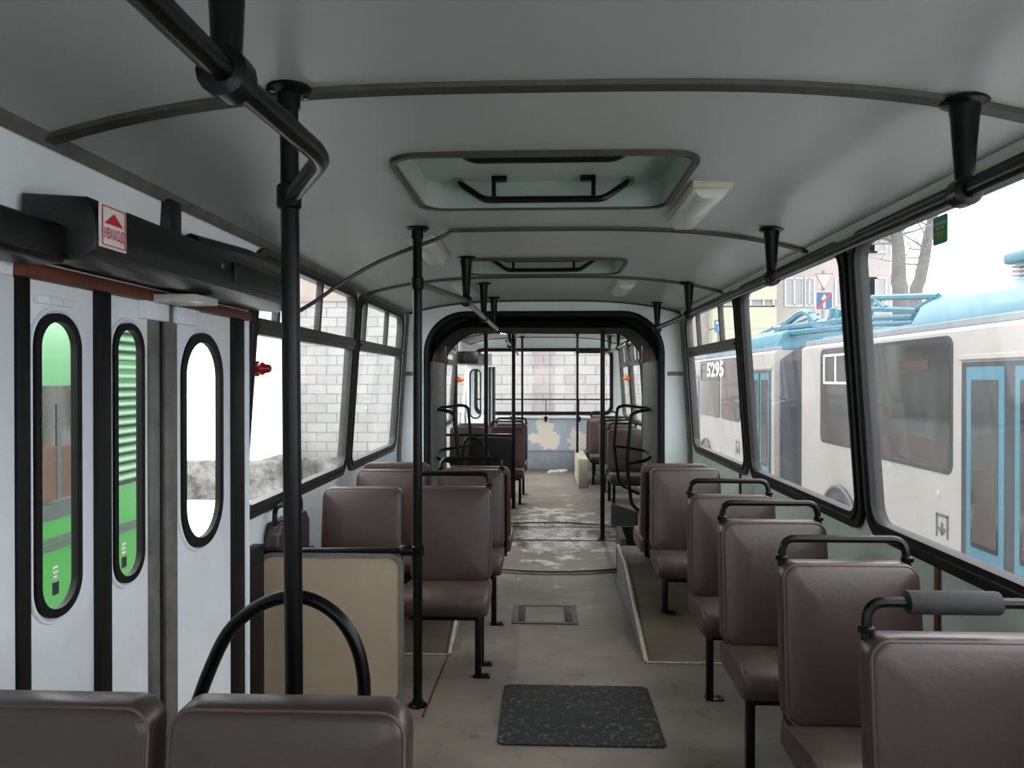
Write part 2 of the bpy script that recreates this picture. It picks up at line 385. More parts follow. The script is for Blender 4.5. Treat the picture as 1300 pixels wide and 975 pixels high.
XD = -1.222
DY = lambda px, X=XD: YX(px, X)
D0, D1 = DY(16), DY(313)                 # front door bay on the left wall
winR = [(-1.6, .55), (.7, 3.04), (3.1, 4.74), (4.82, 6.5)]
winL = [(D1 + .025, 4.86), (4.94, 6.5)]
winRR = [(7.95, 9.5), (9.62, 10.85), (10.97, 12.2)]
WZ0, WZ1 = .87, 2.008
def wholes(ws): return [rrect(a, b, WZ0, WZ1, .1) for a, b in ws]
rdoor = [(8.0, 9.35), (10.75, 12.35)]

def wall(name, f, y0, y1, wins, m, doors=()):
    mb = MB()
    holes = wholes(wins) + [[(a, .02), (b, .02), (b, 1.72), (a, 1.72)] for a, b in doors]
    mb.sheet([(y0, 0), (y1, 0), (y1, ZT), (y0, ZT)], holes, f, cuts=[(1, ZS)])
    for v in mb.bm.verts: pass
    g = bmesh.ops.extrude_face_region(mb.bm, geom=mb.bm.faces[:])
    sgn = -1 if f is fl else 1
    for e in g['geom']:
        if isinstance(e, bmesh.types.BMVert): e.co.x += sgn * .035
    return st(mb.build(name, m, smooth=0))
wall('wall_left', fl, YF, YB1, winL, M['wall'], [(D0, D1)])
wall('wall_right', fr_, YF, YB1, winR, M['wallg'])
wall('wall_left_rear', fl, YB2, YR, [(9.5, 10.6)], M['wall'], rdoor)
wall('wall_right_rear', fr_, YB2, YR, winRR, M['wallg'])

def floor(name, y0, y1):
    mb = MB(); mb.box(-1.3, 1.3, y0, y1, -.06, 0); return st(mb.build(name, M['floor'], smooth=0))
floor('floor', YF, YR + .02)

hat = [(YX, 0)]
HX = .47; hatches = [(2.33, 3.05), (4.36, 4.95)]; hatchR = [(9.6, 10.3)]
def ceil(name, y0, y1, hs):
    mb = MB()
    mb.sheet([(-1.2, y0), (1.2, y0), (1.2, y1), (-1.2, y1)], [rrect(-HX, HX, a, b, .09) for a, b in hs], lambda u, v, d: Vector((u, v, zc(u) + d)),
             cuts=[(0, -1.2 + .1 * k) for k in range(1, 24)], thick=.03)
    return st(mb.build(name, M['ceiling'], smooth=30))
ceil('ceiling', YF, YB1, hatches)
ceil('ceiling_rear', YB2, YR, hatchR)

# front end (cab partition behind the camera) with an unseen windscreen opening, cut down to dim the near ceiling
mb = MB(); mb.sheet([(-1.28, 0), (1.28, 0), (1.2, 2.04), (.6, 2.15), (-.6, 2.15), (-1.2, 2.04)], [rrect(-.75, .75, 1.0, 1.85, .12)], lambda u, v, d: Vector((u, YF - d, v)), thick=.04)
st(mb.build('wall_front', M['wall'], smooth=0))

# bulkhead with the arch to the joint
ARCH = [(-1.02, 0.0)] + [(-1.02 + .34 - .34 * math.cos(t * PI / 20), 1.69 + .34 * math.sin(t * PI / 20)) for t in range(11)] + \
       [(1.02 - .34 + .34 * math.sin(t * PI / 20), 1.69 + .34 * math.cos(t * PI / 20)) for t in range(11)] + [(1.02, 0.0)]
top = [(1.2 - .1 * k, zc(1.2 - .1 * k) + .01) for k in range(0, 25)]
def bulkhead(name, y, th, m):
    mb = MB()
    mb.prism([(-1.27, 0), (-1.02, 0)] + ARCH[1:-1] + [(1.02, 0), (1.27, 0), (1.27, .86)] + top + [(-1.27, .86)], lambda u, v, d: Vector((u, y + d, v)), 0, th)
    bmesh.ops.triangulate(mb.bm, faces=[f for f in mb.bm.faces if len(f.verts) > 4])
    return st(mb.build(name, m, smooth=0))
bulkhead('wall_bulkhead', YB1, .05, M['bulk'])
bulkhead('wall_bulkhead_rear', YB2 - .05, .05, M['tunnel'])
# horizontal joint strips and corner trims on the bulkhead
k = 0
for x0, x1 in ((-1.25, -1.07), (1.07, 1.25)):
    k += 1; mb = MB(); mb.box(x0, x1, YB1 - .012, YB1 - .001, 1.495, 1.53, .003); st(mb.build('trim_%d' % k, M['alu']))
for sx in (-1, 1):
    k += 1; mb = MB(); mb.tube([(sx * 1.262, YB1 - .012, .02), (sx * 1.262, YB1 - .012, .86), (sx * 1.19, YB1 - .012, 2.02)], .02, 6); st(mb.build('trim_%d' % k, M['alu']))
# ceiling edge strips
for (y0, y1) in ((YF, YB1 - .02), (YB2 + .02, YR - .02)):
    for sx in (-1, 1):
        k += 1; mb = MB(); mb.prism([(sx * 1.198, 2.04), (sx * 1.165, 2.056), (sx * 1.163, 2.046), (sx * 1.192, 2.018)], lambda u, v, d: Vector((u, d, v)), y0, y1)
        st(mb.build('trim_%d' % k, M['alu'] if sx < 0 else M['wallg'], smooth=0))
# ribs across the ceiling
def rib(y, x0=-1.185, x1=1.185, w=.045):
    global k; k += 1; mb = MB()
    xs = [x0 + (x1 - x0) * i / 30 for i in range(31)]
    for dy in (-w * .32, w * .32):
        mb.tube([(x, y + dy, zc(x) - .004) for x in xs], w * .24, 6)
    mb.tube([(x, y, zc(x) - .001) for x in xs], w * .3, 6)
    return st(mb.build('trim_%d' % k, M['dtrim']))
rib(1.80); rib(3.5, x0=-.42, w=.04); rib(5.12, w=.045); rib(YB1 - .03, w=.04); rib(.2)
for y in (8.6, 9.45, 10.9, 12.4): rib(y)
# the sprung end of the second rib, hanging down at the left
k += 1; mb = MB()
hang = smooth_path([(-.42, 3.5, zc(.42) - .004), P(560, 301, 3.48), P(505, 322, 3.46), P(470, 338, 3.42), P(430, 362, 3.36), P(398, 384, 3.28), P(362, 405, 3.16)], 5)
mb.tube(hang, .009, 6); st(mb.build('trim_%d' % k, M['dtrim']))
# vertical seams on the side walls
for (px, X, py0, py1) in ((1187, 1.265, 0, 0), (938, 1.265, 0, 0)):
    y = YX(px, X); k += 1; mb = MB(); mb.box(X + .003, X + .02, y - .012, y + .012, .05, .86, .003)
    for z in (.2, .5, .76): mb.lathe((X + .003, y, z), [(.006, 0), (.004, .003)], (-1, 0, 0), 8)
    st(mb.build('trim_%d' % k, M['dtrim'] if px < 1000 else M['brownwood']))
y = YX(470, -1.265); k += 1; mb = MB(); mb.box(-1.28, -1.268, y - .01, y + .01, .05, .86, .003); st(mb.build('trim_%d' % k, M['dtrim']))

# ------------------------------------------------------------------ windows
wn = 0
def window(f, y0, y1, z0=WZ0, z1=WZ1, bar=None, divs=(), rub=.05, glass=None, fm=None):
    global wn; wn += 1; fm = fm or M['wfrm']
    mb = MB(); mb.ring(rrect(y0 - .012, y1 + .012, z0 - .012, z1 + .012, .11, 8), rrect(y0 + rub, y1 - rub, z0 + rub, z1 - .034, .07, 8), f, -.03, .022)
    fo = st(mb.build('window_%d' % wn, fm))
    mb = MB(); mb.sheet(rrect(y0 + rub - .01, y1 - rub + .01, z0 + rub - .01, z1 - .024, .07), [], f); 
    mb.build('pane', glass or M['glass'], fo, smooth=0)
    mb = MB(); mb.tube([f(u, v, .024) for u, v in rrect(y0 + rub * .45, y1 - rub * .45, z0 + rub * .45, z1 - rub * .45, .09, 8)], .006, 6, closed=True)
    mb.build('filler_strip', M['rubber'], fo)
    if bar:
        mb = MB(); mb.prism([(y0 + rub - .01, bar - .035), (y1 - rub + .01, bar - .035), (y1 - rub + .01, bar + .035), (y0 + rub - .01, bar + .035)], f, -.015, .03)
        mb.prism([(y0 + rub - .01, bar - .008), (y1 - rub + .01, bar - .008), (y1 - rub + .01, bar + .008), (y0 + rub - .01, bar + .008)], f, .03, .04)
        mb.build('transom', M['dtrim'], fo, smooth=0)
        for d in divs:
            mb = MB(); mb.prism([(d - .018, bar), (d + .018, bar), (d + .018, z1 - .034), (d - .018, z1 - .034)], f, -.012, .018); mb.build('mullion', M['dtrim'], fo, smooth=0)
    return fo
for a, b in winR[:3]: window(fr_, a, b, fm=M['rubber'])
window(fr_, *winR[3], bar=1.685, divs=(YX(889, 1.22), YX(918, 1.22)))
window(fl, *winL[0], bar=1.685, divs=(YX(349, -1.22), YX(402, -1.22)))
window(fl, *winL[1], bar=1.685, divs=(YX(460, -1.22), YX(488, -1.22)))
for a, b in winRR: window(fr_, a, b, bar=1.685, divs=(a + (b - a) * .34, a + (b - a) * .66))
window(fl, 9.5, 10.6, bar=1.685)

# rear wall and rear window
def fb(u, v, d): return Vector((u, YR - d, v))
mb = MB(); mb.sheet([(-1.28, .85), (1.28, .85), (1.2, 2.04), (.7, 2.13), (0, 2.15), (-.7, 2.13), (-1.2, 2.04)], [rrect(-1.12, 1.12, .9, 1.96, .12)], fb, thick=-.04)
st(mb.build('wall_rear', M['bulk'], smooth=0))
mb = MB(); mb.box(-1.28, 1.28, YR, YR + .04, 0, .85); st(mb.build('wall_rear_lower', M['peel'], smooth=0))
wn += 1
mb = MB(); mb.ring(rrect(-1.135, 1.135, .885, 1.975, .13, 8), rrect(-1.08, 1.08, .94, 1.92, .1, 8), fb, -.03, .025)
rw = st(mb.build('window_%d' % wn, M['rubber'])); mb = MB(); mb.sheet(rrect(-1.09, 1.09, .93, 1.93, .1), [], fb); mb.build('pane', M['glassb'], rw, smooth=0)
k += 1; mb = MB(); mb.box(-1.2, 1.2, YR - .06, YR - .002, .83, .875, .01); st(mb.build('trim_%d' % k, M['bulk']))
k += 1; mb = MB(); mb.box(-1.26, 1.26, YR - .05, YR - .002, .0, .30, .008); mb.box(-1.26, 1.26, YR - .06, YR - .002, .285, .315, .006); st(mb.build('trim_%d' % k, M['gry']))

# ------------------------------------------------------------------ floor details
FT = .0
# turntable: the arc gap and the cross joint
k += 1; mb = MB()
TC = (0.05, 7.1); TR = 1.29
arc = [(TC[0] + TR * math.sin(math.radians(a)), TC[1] - TR * math.cos(math.radians(a)), .004) for a in range(-42, 43, 3)]
mb.tube(arc, .012, 6); st(mb.build('trim_%d' % k, M['rubber']))
k += 1; mb = MB(); mb.tube([(x, y - .045, .002) for x, y, z in arc], .014, 6); st(mb.build('trim_%d' % k, M['alu']))
k += 1; mb = MB(); mb.box(-.95, .95, 6.98, 7.0, -.01, .005); st(mb.build('trim_%d' % k, M['rubber']))
k += 1; mb = MB(); mb.tube([(TC[0] + 1.1 * math.sin(math.radians(a)), 6.75 + 1.1 * math.cos(math.radians(a)), .003) for a in range(-45, 46, 3)], .008, 6); st(mb.build('trim_%d' % k, M['dtrim']))
k += 1; mb = MB(); mb.tube([P(548, 900, 3.42) * 1 if False else Vector((-.52, 3.3, .002)), Vector((-.5, 4.1, .002))], .004, 6); st(mb.build('trim_%d' % k, M['brownwood']))

# inspection hatch in the floor
h = thing('floor_hatch', 'small metal framed inspection hatch set into the aisle floor', 'floor hatch', (.01, 4.78, 0))
mb = MB(); mb.ring(rrect(-.2, .2, -.19, .19, .008, 2), rrect(-.165, .165, -.16, .16, .006, 2), ID, -.004, .006); mb.build('rim', M['dtrim'], h)
mb = MB(); mb.box(-.16, .16, -.155, .155, -.004, .004); mb.build('lid', M['floor'], h)
for sx in (-1, 1):
    mb = MB(); mb.box(sx * .14 - .02, sx * .14 + .02, -.15, .15, .003, .007, .001); mb.build('hinge_plate', M['dark'], h)
# rubber mat
p = [P(642, 872, 3), P(822, 874, 3)]
mb = MB(); mb.prism(rrect(-.185, .49, 3.06, 3.66, .03, 4), ID, .0, .008, .002); tag(mb.build('rubber_mat', M['mat_']), 'worn dark rubber mat with pale flecks lying in the middle of the aisle floor', 'floor mat')
# floor litter
mb = MB()
for i in range(9):
    q = P(790 + random.uniform(-12, 12), 588, 12.2); mb.prism([(q.x - .05 + random.uniform(-.03, .03), 12.1 + random.uniform(-.15, .2)), (q.x + .05, 12.2 + random.uniform(-.1, .1)), (q.x + random.uniform(-.03, .03), 12.33)], ID, .0, .006 + random.random() * .03)
o = mb.build('paper_scrap', M['paper']); o.location.x = -1.0; tag(o, 'crumpled white paper scrap on the floor below the rear wall', 'paper')

# wheel-arch ramps
def ramp(name, x0, x1, y0, y1, y2, hz, label, sx):
    t = thing(name, label, 'wheel arch cover')
    prof = [(y0, 0), (y1, hz), (y2, hz), (y2, 0)]
    mb = MB(); mb.prism(prof, lambda u, v, d: Vector((d, u, v)), x0, x1, 0); mb.build('cover', M['ramp'], t, smooth=0)
    xs = x0 if sx > 0 else x1
    mb = MB(); mb.prism([(y0 + .12, .004), (y1 + .02, hz - .03), (y2 - .01, hz - .03), (y2 - .01, .004)], lambda u, v, d: Vector((d, u, v)), xs - sx * .004, xs); mb.build('side_sheet', M['rside'], t, smooth=0)
    mb = MB(); mb.tube([(xs, y0, .004), (xs, y1, hz), (xs, y2, hz)], .012, 6); mb.tube([(x0, y0, .004), (x1, y0, .004)], .007, 6); mb.build('edge_strip', M['edge'], t)
    return t
ramp('wheel_arch_ramp', .53, 1.27, 3.98, 5.0, 5.52, .275, 'sloped wheel arch cover under the rearmost right seats', 1)
ramp('wheel_arch_ramp', -1.27, -.5, 4.05, 5.05, 5.52, .275, 'sloped wheel arch cover under the left double seats', -1)
for o in list(COL.objects):
    if o.name == 'wheel_arch_ramp': pass

# ------------------------------------------------------------------ seats
def bk(u, v, d): return Vector((u, d, v))
_seat = {}
def seat_proto(kind):   # (side of the leg, handle, vinyl)
    side, handle, vin = kind[:3]; lz = kind[3] if len(kind) > 3 else 0
    t = thing('bus_seat', 'x', 'bus seat')
    W = .215
    # backrest: rounded pad leaning back
    mb = MB()
    rows = []
    for ins, d in ((.014, 0), (.004, -.003), (0, -.012), (0, -.05), (.0018, -.0600), (.0066, -.0680), (.0138, -.0732), (.023, -.0755), (.06, -.080), (.11, -.084)):
        rows.append([mb.bm.verts.new((u * (1 - .03 * (v - .4)), d + (v - .89) * .12, v)) for u, v in rrect(-W + ins, W - ins, .40 + ins, .89 - ins, max(.012, .05 - ins), 6)])
    for r0, r1 in zip(rows, rows[1:]):
        for i in range(len(r0)): mb.bm.faces.new((r0[i], r0[(i + 1) % len(r0)], r1[(i + 1) % len(r0)], r1[i]))
    mb.bm.faces.new(rows[0][::-1]); mb.bm.faces.new(rows[-1])
    b = mb.build('backrest', M[vin], t, 50)
    loop = [Vector((u * 1.0 * (1 - .03 * (v - .4)), -.0676 + (v - .89) * .12, v)) for u, v in rrect(-W + .0064, W - .0064, .4064, .8836, .0436, 6)]
    mb = MB(); mb.tube(loop, .0035, 5, closed=True); mb.build('piping', M['piping'], b)
    # cushion
    mb = MB()
    prof = [(-.06, .405), (-.2, .415), (-.36, .428), (-.425, .425), (-.458, .40), (-.462, .36), (-.445, .322), (-.4, .305), (-.06, .32)]
    mb.prism(prof, lambda u, v, d: Vector((d, u, v)), -W, W, .02, 3)
    for v in mb.bm.verts:
        if v.co.z > .38: v.co.z -= .014 * max(0, 1 - (v.co.x / W) ** 2) * max(0, 1 - ((v.co.y + .25) / .2) ** 2)
    c = mb.build('cushion', M['vseat'] if vin == 'vinyl' else M[vin], t, 50)
    for sx in (-1, 1):
        mb = MB(); mb.tube([Vector((sx * (W - .005), -.08, .401)), Vector((sx * (W - .005), -.36, .423)), Vector((sx * (W - .007), -.43, .417))], .004, 5); mb.build('piping', M['piping'], c)
    # frame
    mb = MB(); mb.box(-.17, .17, -.40, -.05, .285, .315, .004)
    mb.tube([(-.18, -.04, .30), (-.18, .006, .6), (-.18, .008, .84)], .011, 6); mb.tube([(.18, -.04, .30), (.18, .006, .6), (.18, .008, .84)], .011, 6)
    mb.build('seat_frame', M['black'], t)
    if handle:
        hp = fillet([(-.195, -.02, .87), (-.19, -.012, .955), (.19, -.012, .955), (.195, -.02, .87)], .06, 6)
        mb = MB(); mb.tube(hp, .0125, 8); hd = mb.build('handle', M['black'], t)
        for sx in (-1, 1):
            mb = MB(); mb.lathe((sx * .195, -.02, .888), [(.019, 0), (.019, .012), (.014, .016)], n=10); mb.build('collar', M['black'], hd)
        if handle == 'pad':
            mb = MB(); mb.lathe((-.105, -.012, .955), [(.012, 0), (.026, .004), (.027, .01), (.027, .2), (.026, .206), (.012, .21)], (1, 0, 0), 16); mb.build('grip_sleeve', M['pad'], hd)
    if side:
        legs = [(-.34)] if side in (-1, 1) else [-.36, -.2]
        for ly in legs:
            lx = .165 * (1 if side > 0 else -1)
            mb = MB(); mb.box(lx - .016, lx + .016, ly - .016, ly + .016, lz, .30, .004); l = mb.build('leg', M['black'], t)
            mb = MB(); mb.box(lx - .02, lx + .06, ly - .03, ly + .03, lz, lz + .006, .002); mb.lathe((lx + .042, ly, lz + .006), [(.008, 0), (.006, .006)], n=8); mb.build('foot_plate', M['black'], l)
    return t
def seat(kind, x, y, rz, label, group, z=0):
    if kind not in _seat:
        _seat[kind] = t = seat_proto(kind); t.location = (x, y, z); t.rotation_euler = (0, 0, rz); t['label'] = label; t['group'] = group; return t
    return dup(_seat[kind], (x, y, z), rz, label, group)
GR = 'brown vinyl seats in a row along the right wall'
G2 = 'brown vinyl seats on the left side'
seat((-1, 'pad', 'vinyl'), .925, 1.79, 0, 'nearest right-hand brown seat, its top rail wrapped in a thick black foam grip', GR)
seat((-1, True, 'vinyl'), .95, 2.49, 0, 'brown right-hand seat with bare black top rail directly behind the foam-grip seat', GR)
seat((-1, True, 'vinyl'), .925, 3.20, 0, 'third brown seat from the front along the right-hand wall', GR)
seat((-1, True, 'vinyl'), .925, 3.89, 0, 'fourth brown right-hand seat, its leg bolted beside the foot of the ramp', GR)
seat((-1, False, 'vinyl', .1), .86, 4.77, 0, 'brown right-hand seat without top rail standing on the sloped wheel arch cover', GR, z=.03)
seat((0, False, 'vinylr'),   .83, 4.86, PI, 'reddish brown seat facing the rear, back to back with the railless right-hand seat', GR, z=.04)
seat((0, False, 'vinyl'), -.895, 1.385, 0, 'brown seat back at the bottom left corner, nearest the doors', G2)
seat((0, False, 'vinyl'), -.445, 1.385, 0, 'brown seat back in the left foreground, in front of the black hoop rail', G2)
seat((2, True, 'vinyl'), -.485, 4.13, 0, 'brown aisle seat with top rail just behind the beige partition', G2)
seat((0, False, 'vinyl'), -.955, 4.09, 0, 'brown left window seat directly behind the beige partition', G2)
seat((1, True, 'vinyl'), -.46, 4.92, 0, 'second brown aisle seat on the left, behind the one at the partition', G2, z=0)
seat((0, False, 'vinyl'), -.93, 4.72, 0, 'second brown window seat on the left, on the wheel arch cover', G2, z=.02)
seat((0, False, 'vinylr'), -.93, 4.82, PI, 'brown left window seat facing the rear, back to back with the second window seat', G2, z=.045)
seat((0, False, 'vinylr'), -.43, 5.02, PI, 'reddish brown left aisle seat facing the rear, back to back with the railed aisle seat', G2)

# sideways tip-up seat by the left wall behind the partition
t = thing('tip_up_seat', 'dark brown seat set sideways against the left wall behind the beige partition', 'bus seat', (-1.272, 3.67, 0), PI / 2)
mb = MB(); mb.prism(rrect(-.22, .22, .40, .80, .05, 6), lambda u, v, d: Vector((u, d, v)), -.075, -.01, .02, 3); mb.build('backrest', M['vinyl'], t, 50)
mb = MB(); mb.box(-.2, .2, -.115, -.08, .32, .62, .015); mb.build('cushion', M['vinyl'], t)
mb = MB(); mb.tube(fillet([(-.19, -.04, .78), (-.19, -.04, .87), (.19, -.04, .87), (.19, -.04, .78)], .05), .012, 8); mb.build('handle', M['black'], t)
mb = MB(); mb.box(-.2, .2, -.08, 0.0, .32, .38, .004); mb.build('wall_bracket', M['black'], t)

# ------------------------------------------------------------------ poles and rails
def flange(mb, x, y, z, r=.05):
    mb.lathe((x, y, z), [(r, 0), (r, -.008), (r * .9, -.012), (r * .52, -.016), (r * .5, -.05)], n=20)
def pole(x, y, z0, label, top=None, r=.021, collar=1.88, bottom=True, x0=None, flr=.052):
    t = thing('grab_pole', label, 'grab pole', (x, y, 0)); xb = 0 if x0 is None else x0 - x
    zt = (top or zc(x))
    mb = MB(); mb.tube([(xb, 0, z0), (0, 0, zt - .004)], r, 14); mb.build('tube', M['black'], t)
    if not top:
        mb = MB(); flange(mb, 0, 0, zt, flr)
        for a in range(4): mb.lathe((.04 * math.cos(a * PI / 2 + .7) * flr / .052, .04 * math.sin(a * PI / 2 + .7) * flr / .052, zt - .012), [(.006, 0), (.006, -.005)], n=6)
        mb.build('ceiling_flange', M['black'], t)
    if collar:
        mb = MB(); mb.lathe((0, 0, collar - .03), [(r * 1.05, -.0), (r * 1.35, .006), (r * 1.35, .054), (r * 1.05, .06)], n=16); mb.build('collar', M['black'], t)
    if bottom:
        mb = MB(); mb.lathe((xb, 0, z0), [(r * 2, 0), (r * 2, .006), (r * 1.2, .012), (r * 1.2, .03)], n=16); mb.build('foot', M['black'], t)
    return t
q1 = P(367, 250, 1.77); X1 = q1.x
pole(X1, 1.77, 0, 'nearest black pole, floor to ceiling in front of the doors and hoop rail', x0=P(376, 860, 1.77).x, collar=q1.z)
q2 = P(530, 360, 3.42); X2 = q2.x
pole(X2, 3.42, 0, 'black floor-to-ceiling pole carrying the aisle end of the beige partition', collar=q2.z)
pole(.54, 7.06, 0, 'thin black pole standing on the turntable right of the aisle', top=1.93, collar=None)
pole(P(617, 500, 7.86).x, 7.86, 0, 'black pole just past the joint, left of the aisle before the black partition', collar=None)
pole(P(652, 600, 8.72).x, 8.72, 0, 'black pole at the aisle end of the black partition', collar=1.9)
pole(P(663, 480, 12.1).x, 12.1, 0, 'thin black pole near the rear window on the left of the aisle', r=.018, collar=None)
pole(P(733, 480, 11.3).x, 11.3, .39, 'thin black pole standing on the pale box near the rear window', r=.018, collar=1.86)

def hanger(mb, x, y, zt, zb, r=.0):
    flange(mb, x, y, zt, .052)
    mb.lathe((x, y, zt - .012), [(.034, 0), (.03, -.03), (.02, -(zt - zb) + .03), (.024, -(zt - zb))], n=14)
def collar_at(mb, p, ax, r=.034, l=.05): mb.lathe(Vector(p) - Vector(ax).normalized() * l / 2, [(.02, 0), (r, .006), (r, l - .006), (.02, l)], ax, 16)
def rail(label, pts, hangs, r=.0185, zr=1.886, seg=10, name='overhead_handrail', pm='black', bend=.06):
    t = thing(name, label, 'handrail')
    mb = MB(); mb.tube(fillet(pts, bend, 6), r, 12); mb.build('tube', M[pm], t)
    for (x, y) in hangs:
        mb = MB(); hanger(mb, x, y, zc(x), zr + .012); b = mb.build('hanger', M['black'], t)
        mb = MB(); collar_at(mb, (x, y, zr), (0, 1, 0)); mb.build('collar', M['black'], b)
    return t
rail('long black overhead handrail above the right-hand windows', [(.955, -1.2, 1.886), (.955, 5.15, 1.886), (.93, 6.45, 1.886), (1.0, 6.69, 1.886)], [(.955, .3), (.955, 1.79), (.955, 3.27), (.95, 5.08), (.935, 6.38)])
b0 = P(288, 95, 1.0)
rail('black overhead handrail in the near left, bent across to the first pole', [(b0.x + .02, -.9, b0.z), (b0.x, .95, b0.z), P(410, 200, 1.36), (X1 + .005, 1.77, q1.z)], [(b0.x, 1.0)], r=.018, zr=b0.z)
c1 = P(592, 382, 4.3); c2 = P(628, 415, 6.3)
t = rail('bare metal overhead handrail running from the second pole to the joint', [(X2, 3.42, q2.z), (c1.x, c1.y, c1.z), (c2.x, c2.y, c2.z), (c2.x + .0, 6.6, c2.z)], [(c1.x, c1.y), (P(614, 400, 5.45).x, 5.45), (P(627, 400, 6.4).x, 6.4)], r=.016, zr=c1.z, pm='metal')
rail('black overhead handrail above the rear right-hand windows', [(.955, 8.0, 1.865), (.955, 12.1, 1.865)], [(.955, 8.7), (.955, 9.9), (.955, 11.2)], zr=1.865)
rail('bare metal overhead handrail in the rear section left of the aisle', [(-.42, 8.72, 1.9), (-.40, 12.1, 1.86)], [(-.42, 9.6), (-.41, 10.9)], zr=1.885, pm='metal', r=.015)
rail('short black overhead rail by the rear window on the right', [(P(733, 480, 11.3).x, 11.3, 1.86), (.88, 11.3, 1.86)], [], r=.014, zr=1.86)

# hoop rail by the doors
HY = 1.86
t = thing('hoop_rail', 'black bent hoop rail behind the first pole, near the doors', 'guard rail')
pts = [P(243, 985, HY)] + [P(x, y, HY) for x, y in ((243, 940), (251, 892), (284, 812), (318, 776), (353, 760), (388, 759), (424, 778), (449, 812), (461, 858), (462, 930))]
pts[0].z = 0; pts.append(Vector((pts[-1].x, HY, 0)))
mb = MB(); mb.tube(smooth_path(pts, 5), .0165, 12); mb.build('tube', M['black'], t)
for q in (pts[0], pts[-1]):
    mb = MB(); mb.lathe(q, [(.04, 0), (.04, .006), (.02, .01)], n=12); mb.build('foot', M['black'], t)

# beige partition
t = thing('partition', 'beige board partition with grey metal edging hung from a black rail beside the doors', 'partition')
a = P(330, 703, 3.42); b = P(510, 703, 3.42); zt = a.z
mb = MB(); mb.prism(rrect(a.x, b.x, .012, zt, .06, 6), lambda u, v, d: Vector((u, 3.42 + d, v)), -.008, .008); mb.build('panel', M['board'], t)
mb = MB(); mb.ring(rrect(a.x - .008, b.x + .008, .004, zt + .008, .066, 6), rrect(a.x + .012, b.x - .012, .024, zt - .012, .052, 6), lambda u, v, d: Vector((u, 3.42 + d, v)), -.013, .013); mb.build('edging', M['alu'], t)
mb = MB(); mb.tube([(-1.26, 3.425, zt + .012), (X2 - .02, 3.425, zt + .02)], .014, 10); r_ = mb.build('top_rail', M['black'], t)
mb = MB(); collar_at(mb, (X2 - .05, 3.425, zt + .02), (1, 0, 0), .024, .06); collar_at(mb, (X2, 3.425, zt + .02), (0, 0, 1), .029, .05); mb.build('clamp', M['black'], r_)

# ------------------------------------------------------------------ doors at the front left
dn = 0
def fdoor(X): return lambda u, v, d: Vector((X + d, u, v))
def leaf(y0, y1, w0, w1, X, zb=.02, zt=1.70, wz0=.872, wz1=1.62, strips=True, glass=None, f=None):
    global dn; dn += 1; f = f or fdoor(X)
    mb = MB(); rr = (w1 - w0) * .48
    mb.sheet([(y0, zb), (y1, zb), (y1, zt), (y0, zt)], [rrect(w0, w1, wz0, wz1, rr, 8)], f, thick=-.012); o = st(mb.build('door_%d' % dn, M['door'], smooth=0))
    bw = min(.028, (w1 - w0) * .09)
    mb = MB(); mb.ring(rrect(w0 - .006, w1 + .006, wz0 - .006, wz1 + .006, rr + .005, 10), rrect(w0 + bw, w1 - bw, wz0 + bw, wz1 - bw, rr - bw, 10), f, -.006, .012); mb.build('window_rubber', M['rubber'], o)
    mb = MB(); mb.tube([f(u, v, .003) for u, v in rrect(w0 - .016, w1 + .016, wz0 - .016, wz1 + .016, rr + .014, 10)], .006, 6, closed=True); mb.build('pressed_rim', M['door'], o)
    mb = MB(); mb.sheet(rrect(w0 + bw * .5, w1 - bw * .5, wz0 + bw * .5, wz1 - bw * .5, rr - bw * .5, 8), [], lambda u, v, d: f(u, v, -.003)); mb.build('pane', glass or M['glassd'], o, smooth=0)
    return o
lA = leaf(DY(34), DY(118), DY(42), DY(97), XD)
lB = leaf(DY(134), DY(187), DY(142), DY(178), XD)
lC = leaf(DY(223), DY(292), DY(228), DY(279), XD)
def strip(parent, name, p0, p1, m, d0=-.03, d1=.012, zb=.02, zt=1.70):
    mb = MB(); mb.box(XD + d0, XD + d1, DY(p0), DY(p1), zb, zt, .004); return mb.build(name, M[m], parent)
strip(lA, 'rubber_strip', 17, 33.5, 'rubber'); strip(lA, 'rubber_strip', 118.5, 133.5, 'rubber', d1=.02)
strip(lB, 'edge_profile', 187.3, 197.5, 'alu', d1=.014); strip(lB, 'rubber_strip', 198, 207, 'rubber', d1=.0)
strip(lC, 'edge_profile', 207.5, 222.5, 'alu', d1=.008); strip(lC, 'rubber_strip', 292.5, 306.5, 'rubber', d1=.014)
for (par, p0, p1) in ((lB, 175, 207), (lC, 217, 246)):
    y0, y1 = DY(p0), DY(p1); mb = MB(); mb.box(XD, XD + .022, y0, y1, 1.645, 1.705, .004)
    for a_ in (.25, .75):
        for zz in (1.66, 1.69): mb.lathe((XD + .022, y0 + (y1 - y0) * a_, zz), [(.006, 0), (.005, .004)], (1, 0, 0), 8)
    mb.tube([(XD + .012, y1 if par is lB else y0, 1.70), (XD + .012, y1 if par is lB else y0, 1.74)], .008, 8)
    mb.build('hinge_bracket', M['door'], par)
mb = MB(); mb.box(XD - .002, XD + .014, DY(42), DY(88), 1.645, 1.665, .003)
for px in (58, 74): mb.lathe((XD + .014, DY(px), 1.655), [(.006, 0), (.005, .004)], (1, 0, 0), 8)
mb.build('top_bracket', M['door'], lA)
